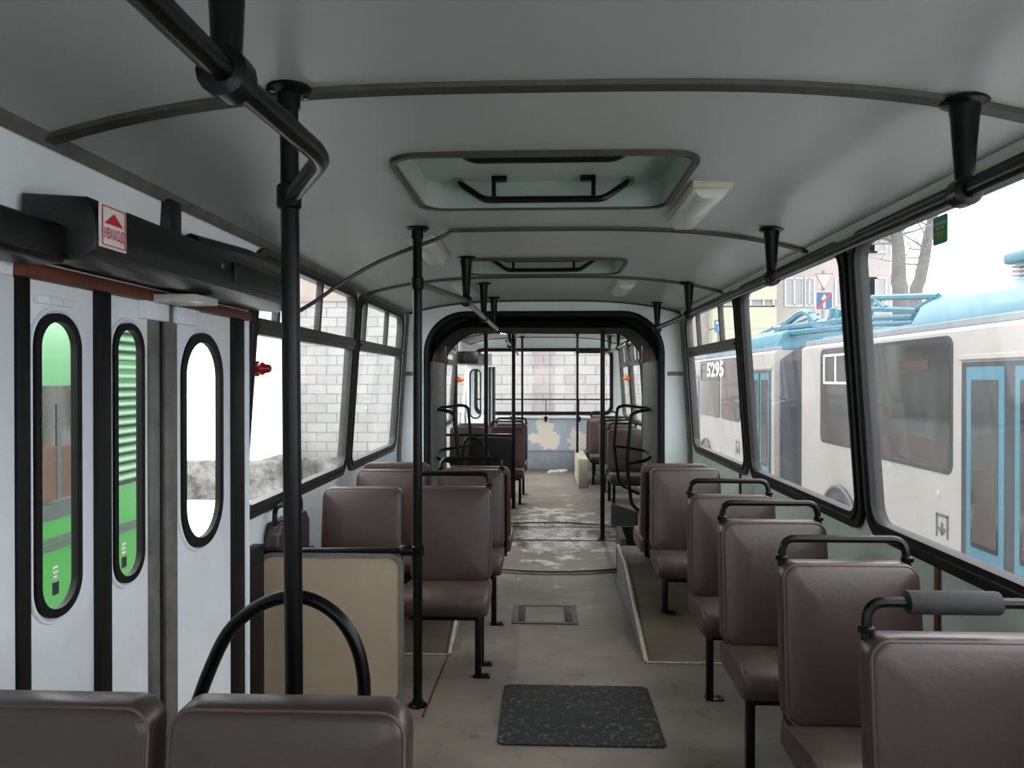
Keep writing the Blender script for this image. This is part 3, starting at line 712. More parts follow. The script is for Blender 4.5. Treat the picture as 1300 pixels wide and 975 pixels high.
# small maker's marks printed on the door panes
for par, px, py in ((lA, 71, 745), (lB, 158, 712)):
    y = DY(px); z = ZX(px, py, XD); mb = MB(); mb.box(XD - .004, XD - .0015, y - .012, y + .012, z - .02, z + .012)
    mb.build('pane_mark', M['gstrip'], par, label='small grey printed mark on the pane')
    mb = MB()
    for j in range(3): mb.box(XD - .0035, XD - .001, y - .008, y + .008, z + .02 + j * .012, z + .026 + j * .012)
    mb.build('pane_mark', M['white'], par, label='small white printed lines on the pane')
# header over the doors
k += 1; mb = MB(); mb.box(-1.26, -1.19, D0, D1 - .02, 1.70, 1.735, .004); st(mb.build('trim_%d' % k, M['brownwood']))
k += 1; y = DY(311.5); mb = MB(); mb.tube([(XD, y, .0), (XD, y, .72), (XD, y, .76), (XD, y, 1.73)], .016, 10); st(mb.build('trim_%d' % k, M['door']))
k += 1; mb = MB(); mb.box(-1.275, -1.225, DY(318), DY(328, -1.25), .02, .74, .004); st(mb.build('trim_%d' % k, M['rubber']))
def knob_lamp(name, p, ax, m, label, s=1.):
    t = thing(name, label, 'lamp', p)
    mb = MB(); mb.lathe((0, 0, 0), [(.034 * s, 0), (.034 * s, .012 * s), (.024 * s, .016 * s)], ax, 16); mb.build('base', M[m], t)
    mb = MB(); mb.lathe(Vector(ax) * .014 * s, [(.026 * s, 0), (.028 * s, .02 * s), (.02 * s, .03 * s), (.017 * s, .05 * s), (.013 * s, .055 * s)], ax, 16); mb.build('lens', M[m], t)
    return t
q = P(316, 468, 3.24)
knob_lamp('marker_lamp', (-1.232, 3.245, q.z), (1, -.1, 0), 'red', 'red knob-shaped lamp on the white door post at the left')
k += 1; mb = MB(); mb.box(-1.3, -1.214, D0 - .25, D0 - .002, .0, 1.70, .006); st(mb.build('trim_%d' % k, M['door']))
# door drive casing
t = thing('door_casing', 'long black moulded casing over the doors with a red and white sticker', 'door casing')
cz0, cz1 = 1.742, 1.882
prof = [(-1.245, cz0 + .02), (-1.225, cz0), (-1.075, cz0 - .012), (-1.03, cz0 + .012), (-1.018, cz0 + .04), (-1.03, cz1 - .03), (-1.05, cz1), (-1.235, cz1 + .01), (-1.22, cz1 - .02)]
prof = [(-1.205, cz0), (-1.07, cz0 - .012), (-1.025, cz0 + .014), (-1.018, cz0 + .04), (-1.026, cz1 - .03), (-1.05, cz1), (-1.2, cz1 + .01)]
mb = MB(); mb.prism(prof, lambda u, v, d: Vector((u, d, v + (1.02 + u) * .0)), 1.72, 3.08, .012, 2); mb.build('cover', M['plastic'], t)
mb = MB(); mb.box(-1.205, -1.09, 1.40, 1.73, 1.722, 1.818, .02, 3); mb.build('motor_cover', M['plastic'], t)
mb = MB(); mb.box(-1.03, -1.012, 2.5, 2.98, 1.78, 1.85, .004); mb.build('access_panel', M['plastic'], t)
mb = MB(); mb.lathe((-1.012, YX(282, -1.015), ZX(282, 338, -1.015)), [(.01, 0), (.008, .004)], (1, 0, 0), 10); mb.build('lock', M['metal'], t, label='small bare metal lock')
mb = MB(); mb.box(-1.2, -1.06, DY(232, -1.1), DY(262, -1.1), 1.70, 1.722, .003); mb.build('courtesy_lamp', M['lens'], t, label='pale lamp plate under the casing')
mb = MB(); mb.tube([(-1.165, 3.42, 1.945), (-1.165, 2.98, 1.94), (-1.165, 2.5, 1.91)], .034, 8); mb.build('top_conduit', M['plastic'], t)
mb = MB(); mb.box(-1.235, -1.17, DY(205, -1.2), DY(220, -1.2), 1.9, 2.03, .005); mb.build('support_bracket', M['plastic'], t)
# sticker
ys = (YX(126, -1.02), YX(159, -1.02)); yc = sum(ys) / 2; zs = (ZX(142, 317, -1.02), ZX(142, 262, -1.02)); zcn = sum(zs) / 2
sw, sh = ys[1] - ys[0], zs[1] - zs[0]; XS = -1.0165
s_ = thing('sticker', 'white sticker with red triangle and red lettering on the black door casing', 'sticker', (0, 0, 0))
mb = MB(); mb.box(XS - .004, XS, ys[0], ys[1], zs[0], zs[1]); mb.build('sheet', M['white'], s_, smooth=0)
F = frame((XS + .001, yc, zcn), (0, 1, 0), (0, 0, 1))
fs = lambda u, v, d: F @ Vector((u, v, d))
mb = MB(); mb.ring(rrect(-sw * .45, sw * .45, -sh * .45, sh * .45, .003, 2), rrect(-sw * .42, sw * .42, -sh * .425, sh * .425, .002, 2), fs, 0, .0008); mb.build('border', M['redp'], s_, smooth=0)
mb = MB(); mb.prism([(-sw * .36, sh * .05), (sw * .36, sh * .05), (0, sh * .32)], fs, 0, .0008); mb.build('triangle', M['redp'], s_, smooth=0)
mb = MB(); mb.text('УВАХОД', .0205, F @ Matrix.Translation((0, -sh * .18, .0006)) @ Matrix.Scale(1.6, 4, (0, 1, 0)), .0, bold=.0003); mb.build('lettering', M['redp'], s_, smooth=0)

# emergency exit sticker on the near right window
XE = 1.2; y0, y1 = YX(1202, XE), YX(1184, XE); zz0, zz1 = ZX(1193, 310, XE), ZX(1193, 274, XE); w_ = y1 - y0; h_ = zz1 - zz0
s_ = thing('exit_sticker', 'small green emergency exit sticker on the near right window pane', 'sticker')
mb = MB(); F = frame((XE, (y0 + y1) / 2, (zz0 + zz1) / 2), (0, -1, 0), (0, 0, 1)); fs = lambda u, v, d: F @ Vector((u, v, d))
mb.prism(rrect(-w_ / 2, w_ / 2, -h_ / 2, h_ / 2, .008, 3), fs, -.002, 0); mb.build('sheet', M['greens'], s_, smooth=0)
for txt, vy, mm in (('АВАРЫЙНЫ', .22, 'white'), ('ВЫХАД', .06, 'white'), ('EMERGENCY', -.11, 'orangep'), ('EXIT', -.26, 'orangep')):
    mb = MB(); mb.text(txt, .0125 if len(txt) < 9 else .0108, F @ Matrix.Translation((0, vy * h_, .0008)), bold=.0004); mb.build('lettering', M[mm], s_, smooth=0)

# ------------------------------------------------------------------ roof hatches and lamps
def hatch(y0, y1, label):
    t = thing('roof_hatch', label, 'roof hatch', (0, y0, 0)); L_ = y1 - y0; z0 = 2.135
    mb = MB(); mb.ring(rrect(-HX - .014, HX + .014, -.014, L_ + .014, .1, 8), rrect(-HX + .004, HX - .004, .004, L_ - .004, .088, 8), lambda u, v, d: Vector((u, v, zc(u) + d)), -.014, .03); mb.build('rim', M['dtrim'], t)
    mb = MB(); mb.ring(rrect(-HX, HX, 0, L_, .09, 8), rrect(-HX + .012, HX - .012, .012, L_ - .012, .08, 8), lambda u, v, d: Vector((u, v, d)), 2.14, 2.24); mb.build('upstand', M['hatch'], t)
    mb = MB(); o_ = rrect(-HX - .03, HX + .03, -.03, L_ + .03, .1, 8)
    mb.prism(o_, lambda u, v, d: Vector((u, v, d)), 2.24, 2.26); mb.build('lid', M['hatch'], t)
    for (yy, dr) in ((.08, 1), (L_ - .1, -1)):
        mb = MB(); a = .30; zb = 2.15
        mb.tube(fillet([(-.33, yy - dr * .03, 2.225), (-.23, yy, zb), (.23, yy, zb), (.33, yy - dr * .03, 2.225)], .03, 4), .013, 8)
        for sx in (-1, 1):
            mb.box(sx * .19 - .008, sx * .19 + .008, yy - .012, yy + .012, zb, 2.238); mb.box(sx * .19 - (.05 if sx > 0 else .008), sx * .19 + (.05 if sx < 0 else .008), yy - .012, yy + .012, 2.218, 2.238)
        m_ = mb.build('lift_arm', M['black'], t)
        for sx in (-1, 1):
            mb = MB(); mb.lathe((sx * .33, yy - dr * .03 - .012, 2.225), [(.02, 0), (.02, .024)], (0, 1, 0), 12); mb.build('pivot', M['metal'], m_)
    return t
hatch(*hatches[0], 'larger open-framed roof hatch with black lift arms, nearest in the ceiling')
hatch(*hatches[1], 'second roof hatch with black lift arms farther along the front ceiling')
hatch(*hatchR[0], 'roof hatch in the rear section ceiling, beyond the joint')
def lamp(x, y0, y1, label, lens='lens'):
    t = thing('ceiling_lamp', label, 'ceiling lamp', (x, y0, zc(x)), 0, 'oblong ceiling lamps'); L_ = y1 - y0; w = .07
    mb = MB(); mb.box(-w, w, 0, L_, -.022, .012, .008); mb.build('base', M['lbase'], t)
    mb = MB(); mb.prism([(-w + .008, -.02), (-w + .022, -.044), (-.03, -.054), (.03, -.054), (w - .022, -.044), (w - .008, -.02)], lambda u, v, d: Vector((u, d, v)), .02, L_ - .02, .006); mb.build('diffuser', M[lens], t)
    return t
lamp(.58, 2.66, 3.26, 'oblong pale ceiling lamp right of the nearest roof hatch')
lamp(-.58, 3.62, 4.22, 'oblong pale ceiling lamp on the left beside the second pole')
lamp(.57, 5.3, 5.85, 'oblong pale ceiling lamp on the right just before the joint')
lamp(-.57, 5.3, 5.85, 'oblong pale ceiling lamp on the left just before the joint, behind hangers')
lamp(.55, 9.9, 10.5, 'oblong pale ceiling lamp right of the rear hatch, glow added to brighten the rear', 'rear_fill')
lamp(-.55, 9.9, 10.5, 'oblong pale ceiling lamp left of the rear hatch, glow added to brighten the rear', 'rear_fill')

# ------------------------------------------------------------------ the articulation joint
t = thing('bellows', 'dark concertina bellows tunnel of the articulation joint behind the arch', 'bellows')
for (y, nm) in ((YB1 - .004, 'front'), (YB2 - .06, 'rear')):
    mb = MB(); mb.tube([(u, y, max(v, .01)) for u, v in ARCH], .028, 10); mb.build('arch_rubber', M['rubber'], t)
IN = [(u * .955, v if v < .1 else v - .13 * min(1, max(0, (v - 1.5) / .4))) for u, v in ARCH]
mb = MB(); ny = 13; rows = []
for j in range(ny):
    yy = YB1 + .02 + (YB2 - .1 - YB1) * j / (ny - 1); e = .02 * (j % 2); row = []
    for (u, v) in IN:
        sag = .018 * math.sin(u * 9 + 1) if v > 1.7 else 0
        tp = max(0, min(1, (v - 1.6) / .25))
        row.append(mb.bm.verts.new((u * (1 + e * tp), yy, v + e * tp + sag * tp)))
    rows.append(row)
for a, b in zip(rows, rows[1:]):
    for i in range(len(a) - 1):
        if a[i].co.z > 1.55 or a[i + 1].co.z > 1.55: mb.bm.faces.new((a[i], a[i + 1], b[i + 1], b[i]))
bmesh.ops.delete(mb.bm, geom=[v for v in mb.bm.verts if not v.link_faces], context='VERTS')
mb.build('roof_folds', M['fabric'], t)
for sx in (-1, 1):
    mb = MB(); mb.box(sx * .985 - .012, sx * .985 + .012, YB1 + .02, YB2 - .05, .0, 1.62, .003); mb.build('side_panel', M['tunnel'], t)
mb = MB(); mb.box(-1.2, 1.2, YB1 + .05, YB2 - .05, 2.06, 2.1); mb.box(-1.24, -1.16, YB1 + .05, YB2 - .05, 0, 2.1); mb.box(1.16, 1.24, YB1 + .05, YB2 - .05, 0, 2.1); mb.build('outer_skin', M['fabric'], t, smooth=0)
mb = MB(); mb.ring([(u, v) for u, v in ARCH], [(u * .95, v - .10 * max(0, min(1, (v - 1.3) / .5))) for u, v in ARCH], lambda u, v, d: Vector((u, YB2 - .08 + d, max(v, .0))), 0, .03)
mb.build('end_frame', M['rubber'], t)
for sx in (-1, 1):
    mb = MB(); mb.box(sx * .9 - .03, sx * .9 + .03, YB1 + .1, YB1 + .17, 1.62, 1.76, .006); mb.build('hinge_block', M['bwood'], t)

# guard rails in the joint
def guard(sx, label):
    t = thing('joint_guard_rail', label, 'guard rail')
    def Q(px, py, Y):
        q = P(700 + px / 6.5, 500 + py / 6.5, Y)
        if sx < 0: q = Vector((-q.x - .02, q.y, q.z))
        return q
    YA, YBn = 7.45, 6.85
    A = [Q(882, 175, 6.78), Q(815, 122, 7.15), Q(600, 95, YA), Q(545, 110, YA), Q(515, 420, YA), Q(560, 745, YA), Q(650, 790, YA), Q(725, 828, YA)]
    B = [Q(815, 128, 7.1), Q(700, 148, YBn), Q(655, 175, YBn), Q(622, 560, YBn), Q(660, 910, YBn), Q(720, 965, YBn)]
    Cc = [Q(515, 428, YA), Q(600, 440, 7.35), Q(770, 470, 7.2), Q(835, 508, 7.05), Q(780, 550, 6.95), Q(625, 578, YBn)]
    for pts, rr, bd in ((A, .015, .06), (B, .016, .06), (Cc, .015, .05)):
        mb = MB(); mb.tube(fillet(pts, bd, 5), rr, 10); mb.build('tube', M['black'], t)
guard(1, 'black tubular guard rail inside the joint on the right')
guard(-1, 'black tubular guard rail inside the joint on the left')
# dark kick plates beside the turntable
t = thing('kick_plate', 'dark sheet kick plate on the floor to the right of the turntable', 'kick plate')
mb = MB(); q = P(774, 658, 7.9); q2_ = P(812, 660, 7.3)
mb.prism([(.0, 0), (.5, 0), (.5, .2), (.03, .22), (0, .2)], lambda u, v, d: Vector((q.x + u * .42 + d, 7.75 - u * .75 + d, v)), 0, .012); mb.build('sheet', M['dark'], t, smooth=0)
t = thing('kick_plate', 'black angled plate at the rear end of the right wheel arch cover', 'kick plate')
mb = MB(); mb.prism([(5.56, 0), (5.95, 0), (5.95, .33), (5.62, .3), (5.56, .22)], lambda u, v, d: Vector((d, u, v)), .56, .60); mb.box(.56, .9, 5.94, 5.96, 0, .33); mb.build('sheet', M['boardk'], t, smooth=0)

# ------------------------------------------------------------------ rear section
t = thing('partition', 'black board partition in the rear section left of the aisle', 'partition')
xa, xb = P(596, 560, 8.74).x, P(650, 560, 8.74).x
mb = MB(); mb.prism(rrect(xa, xb, .08, .80, .05, 5), lambda u, v, d: Vector((u, 8.74 + d, v)), -.01, .01); mb.build('panel', M['boardk'], t)
mb = MB(); mb.tube([(-1.25, 8.74, .83), (xb - .01, 8.74, .83)], .015, 8); mb.build('top_rail', M['black'], t)
t = thing('hoop_rail', 'black bent hoop rail in front of the black rear partition', 'guard rail')
hp = [P(x, y, 8.0) for x, y in ((584, 620), (586, 590), (590, 562), (598, 556), (608, 560), (617, 572), (621, 590))]; hp[0].z = 0; hp.append(Vector((hp[-1].x, 8.0, 0)))
mb = MB(); mb.tube(smooth_path(hp, 5), .015, 8); mb.build('tube', M['black'], t)
G3 = 'brown vinyl seats in the rear section'
seat((1, True, 'vinylr'), -.44, 9.35, 0, 'reddish brown aisle seat with top rail directly behind the black partition', G3)
seat((0, False, 'vinyl'), -.92, 9.35, 0, 'brown left window seat directly behind the black partition', G3)
seat((1, True, 'vinyl'), -.42, 10.1, 0, 'second brown aisle seat on the left beyond the joint', G3)
seat((0, False, 'vinyl'), -.92, 10.1, 0, 'second brown left window seat beyond the joint', G3)
seat((-1, True, 'vinyl'), .95, 8.95, 0, 'first brown seat with top rail on the right beyond the joint', G3, z=0)
seat((-1, True, 'vinyl'), .96, 9.68, 0, 'second brown seat with top rail on the right beyond the joint', G3)
seat((-1, True, 'vinyl'), .96, 10.4, 0, 'third brown seat with top rail on the right beyond the joint', G3)
seat((-1, False, 'vinyl'), .86, 11.1, 0, 'brown railless seat on the right next to the pale box', G3)
seat((0, False, 'vinylr'), .84, 11.2, PI, 'reddish brown rear-facing seat back to back with the railless one by the pale box', G3)
seat((-1, True, 'vinyl'), .95, 12.2, 0, 'rearmost brown seat on the right, below the rear window', G3)
mb = MB(); q = P(736, 620, 10.3); mb.box(.47, .60, 10.35, 11.6, 0, .395, .01); tag(mb.build('pale_box', M['boxm']), 'pale beige low box on the rear floor right of the aisle', 'box')
# rear handrail over the sill with hanging brackets
t = thing('rear_handrail', 'thin black handrail across the rear window with upright stays', 'handrail')
mb = MB(); mb.tube([(-1.1, YR - .09, 1.14), (1.13, YR - .09, 1.14)], .013, 8); mb.build('tube', M['black'], t)
for px in (650, 693, 735):
    x = P(px, 500, YR - .09).x; mb = MB(); mb.tube([(x, YR - .09, 1.14), (x, YR - .09, .86)], .007, 6); s2 = mb.build('stay', M['black'], t)
    mb = MB(); mb.lathe((x, YR - .07, .86), [(.03, 0), (.03, -.04), (.012, -.09)], n=10); mb.build('bracket', M['black'], s2)
# rear doors: closed pair just past the joint, folded pair near the end
leaf(8.02, 8.6, 8.1, 8.5, XD); o = leaf(8.66, 9.24, 8.74, 9.14, XD)
mb = MB(); mb.box(XD - .02, XD + .03, 9.25, 9.36, .02, 1.72, .004); mb.build('rubber_strip', M['rubber'], o)
mb = MB(); mb.box(XD - .02, XD + .015, 8.605, 8.655, .02, 1.72, .004); mb.build('rubber_strip', M['rubber'], o)
ffold = lambda Y: (lambda u, v, d: Vector((u, Y - d, v)))
o = leaf(-1.19, -.93, -1.14, -.97, 0, f=ffold(11.9), wz0=.86, wz1=1.62)
for i, xx in enumerate((-.885, -.83, -.775)):
    mb = MB(); mb.box(xx - .013, xx + .013, 11.85, 12.2, .02, 1.66, .004); mb.build('folded_leaf', M['rubber'], o, label='black rubber edged folded leaf')
for i, xx in enumerate((-.858, -.802)):
    mb = MB(); mb.box(xx - .014, xx + .014, 11.88, 12.2, .02, 1.64, .004); mb.build('folded_leaf', M['door'], o)
for y in (9.44, 10.68):
    k += 1; mb = MB(); mb.box(-1.26, -1.2, y - .05, y + .05, .02, 1.98, .006); st(mb.build('trim_%d' % k, M['rubber']))
t = thing('door_casing', 'pale uncovered door mechanism box over the doors just past the joint', 'door casing')
mb = MB(); mb.box(-1.23, -1.04, 8.1, 9.2, 1.76, 1.95, .01); mb.build('housing', M['lbase'], t)
mb = MB()
for y in (8.3, 8.6, 8.9): mb.box(-1.045, -1.03, y, y + .18, 1.80, 1.91, .004)
mb.build('cut_out', M['dark'], t)
t = thing('door_casing', 'black door casing with pale end cap near the rear of the bus', 'door casing')
mb = MB(); mb.box(-1.23, -.92, 10.8, 11.9, 1.68, 1.86, .02); mb.build('cover', M['plastic'], t)
mb = MB(); mb.box(-.96, -.80, 11.905, 11.94, 1.68, 1.86, .02); mb.build('end_cap', M['white'], t)
knob_lamp('marker_lamp', (-1.2, 10.72, 1.46), (1, -.1, 0), 'orange', 'orange knob-shaped lamp on the left wall of the rear section', 1.3)
knob_lamp('marker_lamp', (1.22, 11.0, 1.48), (-1, -.1, 0), 'orange', 'orange knob-shaped lamp on a right window pillar of the rear section', 1.3)
mb = MB(); q = P(785, 450, 11.0); mb.prism([(-.03, 0), (.03, 0), (.04, .22), (-.02, .24)], lambda u, v, d: Vector((1.19 + d, 10.91 + u, 1.70 + v)), 0, .022); tag(mb.build('red_hammer', M['red']), 'small red hammer mounted by a right window in the rear section', 'hammer')

# ------------------------------------------------------------------ outdoors
GZ = -.9
mb = MB(); mb.sheet([(-60, -40), (90, -40), (90, 120), (-60, 120)], [], lambda u, v, d: Vector((u, v, GZ))); st(mb.build('ground', M['ground'], smooth=0))
# block wall behind the bus and to its left
t = thing('block_wall', 'pale concrete block wall behind the rear window and left windows', 'wall')
mb = MB(); mb.box(-5.35, 2.7, 15.5, 15.9, GZ, 3.05); mb.build('masonry', M['block'], t, smooth=0)
mb = MB(); mb.box(-5.4, 2.75, 15.45, 15.95, 3.05, 3.15); mb.build('coping', M['beige'], t, smooth=0)
x0, x1 = P(680, 480, 15.45).x, P(697, 480, 15.45).x
mb = MB(); mb.box(x0, x1, 15.42, 15.5, GZ, 3.05); mb.build('pilaster', M['pink'], t, smooth=0, label='pinkish pilaster')
t = thing('white_house', 'bright white rendered house wall on a stone plinth, left of the block wall', 'building')
mb = MB(); mb.box(-16, -5.3, 14.2, 15.6, -.06, 5); mb.build('wall', M['plaster'], t, smooth=0)
mb = MB(); mb.box(-16, -4.85, 13.95, 15.3, GZ, -.05, .04); mb.build('plinth', M['stone'], t, smooth=0)
mb = MB(); mb.box(-4.82, 2.2, 15.2, 15.40, GZ, -.1, .03); tag(mb.build('stone_footing', M['stone']), 'rough grey stone footing at the base of the block wall', 'footing')
mb = MB(); mb.prism([(-14, 9), (-4.6, 9.6), (-4.2, 13.0), (-4.8, 13.9), (-14, 13.9)], ID, GZ, GZ + .16, .08); tag(mb.build('snow_bank', M['snow']), 'strip of white snow on the ground before the stone plinth', 'snow')
t = thing('beige_house', 'pale beige house rising behind the block wall', 'building'); mb = MB(); mb.box(-13, 1, 24, 30, GZ, 7.5); mb.build('wall', M['beige'], t, smooth=0)
mb = MB(); mb.prism([(-13.5, 7.5), (1.5, 7.5), (-6, 10)], lambda u, v, d: Vector((u, d, v)), 23.5, 30.5); mb.build('roof', M['roofg'], t, smooth=0)

# green bus on the left
t = thing('green_bus', 'bright green bus parked alongside, seen through the left doors', 'bus')
GX = -3.2
mb = MB()
prof = [(GX, -.55), (GX, 1.5), (GX - .04, 1.75), (GX - .16, 2.0), (GX - .4, 2.14), (GX - 1.25, 2.2), (GX - 2.1, 2.14), (GX - 2.46, 1.75), (GX - 2.5, 1.5), (GX - 2.5, -.55)]
mb.prism(prof, lambda u, v, d: Vector((u, d, v)), -5, 6.75, 0); mb.build('body', M['gb'], t, smooth=25)
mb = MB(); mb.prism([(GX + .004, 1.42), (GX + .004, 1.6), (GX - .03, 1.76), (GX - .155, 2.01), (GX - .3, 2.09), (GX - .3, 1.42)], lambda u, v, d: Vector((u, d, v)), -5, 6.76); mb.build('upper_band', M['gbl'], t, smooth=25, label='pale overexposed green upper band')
for (y0, y1) in ((.2, 1.9), (2.0, 3.7), (3.8, 5.42)):
    mb = MB(); mb.prism(rrect(y0, y1, .66, 1.42, .06, 4), lambda u, v, d: Vector((GX + d, u, v)), -.02, .008); w = mb.build('window', M['ggl'], t, smooth=0)
    mb = MB(); mb.prism([(y0 + .1, .68), (y1 - .12, .68), (y1 - .12, 1.0), (y1 - .2, 1.12), (y1 - .35, 1.02), (y0 + .1, 1.03)], lambda u, v, d: Vector((GX + d, u, v)), .008, .011); mb.build('seat_shape', M['bwood'], w, smooth=0)
    mb = MB(); mb.box(GX + .011, GX + .014, y0 + (y1 - y0) * .69, y0 + (y1 - y0) * .72, .68, 1.3); mb.build('inner_post', M['gstrip'], w, smooth=0)
mb = MB()
for j in range(17):
    z = .70 + j * .07; mb.prism([(GX, z), (GX + .03, z), (GX + .034, z + .012), (GX, z + .05)], lambda u, v, d: Vector((u, d, v)), 5.56, 6.6)
mb.build('louvre', M['gbl'], t, smooth=0)
mb = MB(); mb.box(GX - .01, GX + .002, 5.56, 6.6, .66, 1.92); mb.build('louvre_recess', M['dark'], t, smooth=0)
for (z0, z1, ya, yb) in ((.55, .65, -5, 5.5), (.40, .43, -5, 5.5), (.35, .38, -5, 5.5), (.30, .36, 5.52, 6.7)):
    mb = MB(); mb.box(GX - .01, GX + .012, ya, yb, z0, z1, .003); mb.build('side_strip', M['gstrip'], t, smooth=0)
for y in (-2.5, 4.2):
    mb = MB(); mb.lathe((GX + .02, y, GZ + .48), [(.48, 0), (.48, -.28)], (1, 0, 0), 28); mb.build('wheel', M['tire'], t)

# white and blue articulated trolleybus on the right
t = thing('trolleybus', 'white and blue articulated trolleybus parked alongside, right of the windows', 'trolleybus')
TX = 3.4
TY = lambda px: YX(px, TX)
ft = lambda u, v, d: Vector((TX - d, u, v))
def tbody(y0, y1):
    pr = [(TX, -.55), (TX, 1.86), (TX + .06, 1.9), (TX + 2.44, 1.9), (TX + 2.5, 1.86), (TX + 2.5, -.55)]
    mb = MB(); mb.prism(pr, lambda u, v, d: Vector((u, d, v)), y0, y1); return mb.build('body', M['tw'], t, smooth=0)
tb0, tb1 = TY(1018), TY(983)
tbody(1.5, tb0); tbody(tb1, 19.2)
mb = MB(); n_ = 15
prb = lambda e: [(TX + .06 + e, -.4), (TX + .06 + e, 1.75 - e), (TX + .35, 1.95 - e), (TX + 2.2, 1.95 - e), (TX + 2.44 - e, 1.75), (TX + 2.44 - e, -.4)]
rr_ = [[mb.bm.verts.new((u, tb0 + (tb1 - tb0) * j / (n_ - 1), v)) for u, v in prb(.0 if j % 2 else .07)] for j in range(n_)]
for a, b in zip(rr_, rr_[1:]):
    for i in range(5): mb.bm.faces.new((a[i], a[i + 1], b[i + 1], b[i]))
mb.build('bellows', M['tbel'], t, smooth=0)
def twin(y0, y1, z0, z1, brown=True, vent=None, px_=0):
    mb = MB(); mb.prism(rrect(y0, y1, z0, z1, .09, 5), ft, -.01, .006); w = mb.build('window', M['tdk'], t, smooth=0)
    mb = MB(); mb.prism(rrect(y0 + .035, y1 - .035, z0 + .035, z1 - .035, .07, 5), ft, .004, .009); mb.build('pane', M['tgl'], w, smooth=0)
    if brown:
        mb = MB(); mb.prism([(y0 + .06, z0 + .05), (y1 - .06, z0 + .05), (y1 - .06, z0 + .22), ((y0 + y1) / 2, z0 + .3), (y0 + .06, z0 + .26)], ft, .009, .0105); mb.build('interior_panel', M['tgb'], w, smooth=0)
    if vent:
        mb = MB(); a, b = vent; mb.ring(rrect(a, b, z1 - .42, z1 - .07, .02, 3), rrect(a + .025, b - .025, z1 - .395, z1 - .095, .015, 3), ft, .006, .018)
        mb.box(TX - .017, TX - .006, (a + b) / 2 - .012, (a + b) / 2 + .012, z1 - .4, z1 - .09); mb.build('vent_frame', M['gstrip' if px_ else 'white'], w, smooth=0)
    return w
yA, yB = TY(1210), TY(1104)
w = twin(yA, yB - .05, .66, 1.83)
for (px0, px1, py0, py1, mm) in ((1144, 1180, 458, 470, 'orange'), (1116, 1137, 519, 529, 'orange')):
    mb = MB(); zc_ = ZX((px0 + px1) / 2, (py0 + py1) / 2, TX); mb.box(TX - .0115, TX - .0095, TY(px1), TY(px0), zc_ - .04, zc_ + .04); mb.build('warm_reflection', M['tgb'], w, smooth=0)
w = twin(yB + .02, TY(1042), .70, 1.83, vent=(TY(1078), TY(1047)))
w = twin(TY(940), TY(916), .72, 1.86, brown=False); w = twin(TY(914), TY(889), .72, 1.86, brown=False, vent=(TY(912), TY(891)), px_=1)
F = frame((TX - .02, TY(909), ZX(909, 470, TX)), (0, -1, 0), (0, 0, 1))
mb = MB(); mb.text('5295', .34, F @ Matrix.Scale(2.2, 4, (1, 0, 0)) @ Matrix.Scale(1.15, 4, (0, 1, 0)), bold=.012); mb.build('fleet_number', M['white'], w, smooth=0)
F = frame((TX - .02, TY(1104), ZX(1104, 455, TX)), (0, -1, 0), (0, 0, 1)); mb = MB(); mb.text('0', .26, F, bold=.004); mb.build('fleet_number', M['swhite'], t, smooth=0)
def tdoor(ya, yb, zt=1.56, zb=-.12):   # ya<yb, leaf with blue frame
    mb = MB(); mb.prism([(ya, zb), (yb, zb), (yb, zt), (ya, zt)], ft, -.01, .012); d = mb.build('door_leaf', M['tb'], t, smooth=0)
    m_ = (yb - ya) * .14; mb = MB(); mb.prism(rrect(ya + m_, yb - m_, zb + .26, zt - .1, .02, 3), ft, .012, .016); g = mb.build('pane', M['tgl'], d, smooth=0)
    mb = MB(); mb.prism([(ya + m_ * 1.2, zb + .3), (yb - m_ * 1.3, zb + .3), (yb - m_ * 2.2, .75), (ya + m_ * 1.6, .8)], ft, .016, .0175); mb.build('interior_panel', M['tgb'], g, smooth=0)
mb = MB(); mb.box(TX - .008, TX + .02, TY(1420), TY(1222), -.2, 1.60); mb.box(TX - .006, TX + .02, TY(979), TY(951), -.2, 1.6); mb.build('door_surround', M['tdk'], t, smooth=0)
tdoor(TY(1277), TY(1229)); tdoor(TY(1345), TY(1291)); tdoor(TY(1415), TY(1355))
tdoor(TY(977), TY(966)); tdoor(TY(964), TY(954)); tdoor(TY(888), TY(880))
for y0, y1 in ((TY(1420), TY(1220)), (TY(981), TY(951))):
    mb = MB(); mb.box(TX - .03, TX, y0, y1, 1.62, 1.66, .004); mb.build('gutter', M['tw'], t, smooth=0)
for px in (1067, 897):
    y = TY(px) ; mb = MB(); mb.lathe((TX + .0, y, GZ + .55), [(.6, .0), (.6, .015)], (-1, 0, 0), 30); a_ = mb.build('wheel_arch', M['tdk'], t)
    mb = MB(); mb.lathe((TX - .01, y, GZ + .48), [(.5, 0), (.5, .02), (.44, .03)], (-1, 0, 0), 30); mb.build('tyre', M['tire'], a_)
    mb = MB(); mb.tube([(TX - .02, y + .58 * math.cos(a), GZ + .55 + .58 * math.sin(a)) for a in [PI * i / 20 for i in range(21)]], .022, 6); mb.build('arch_lip', M['gstrip'], a_)
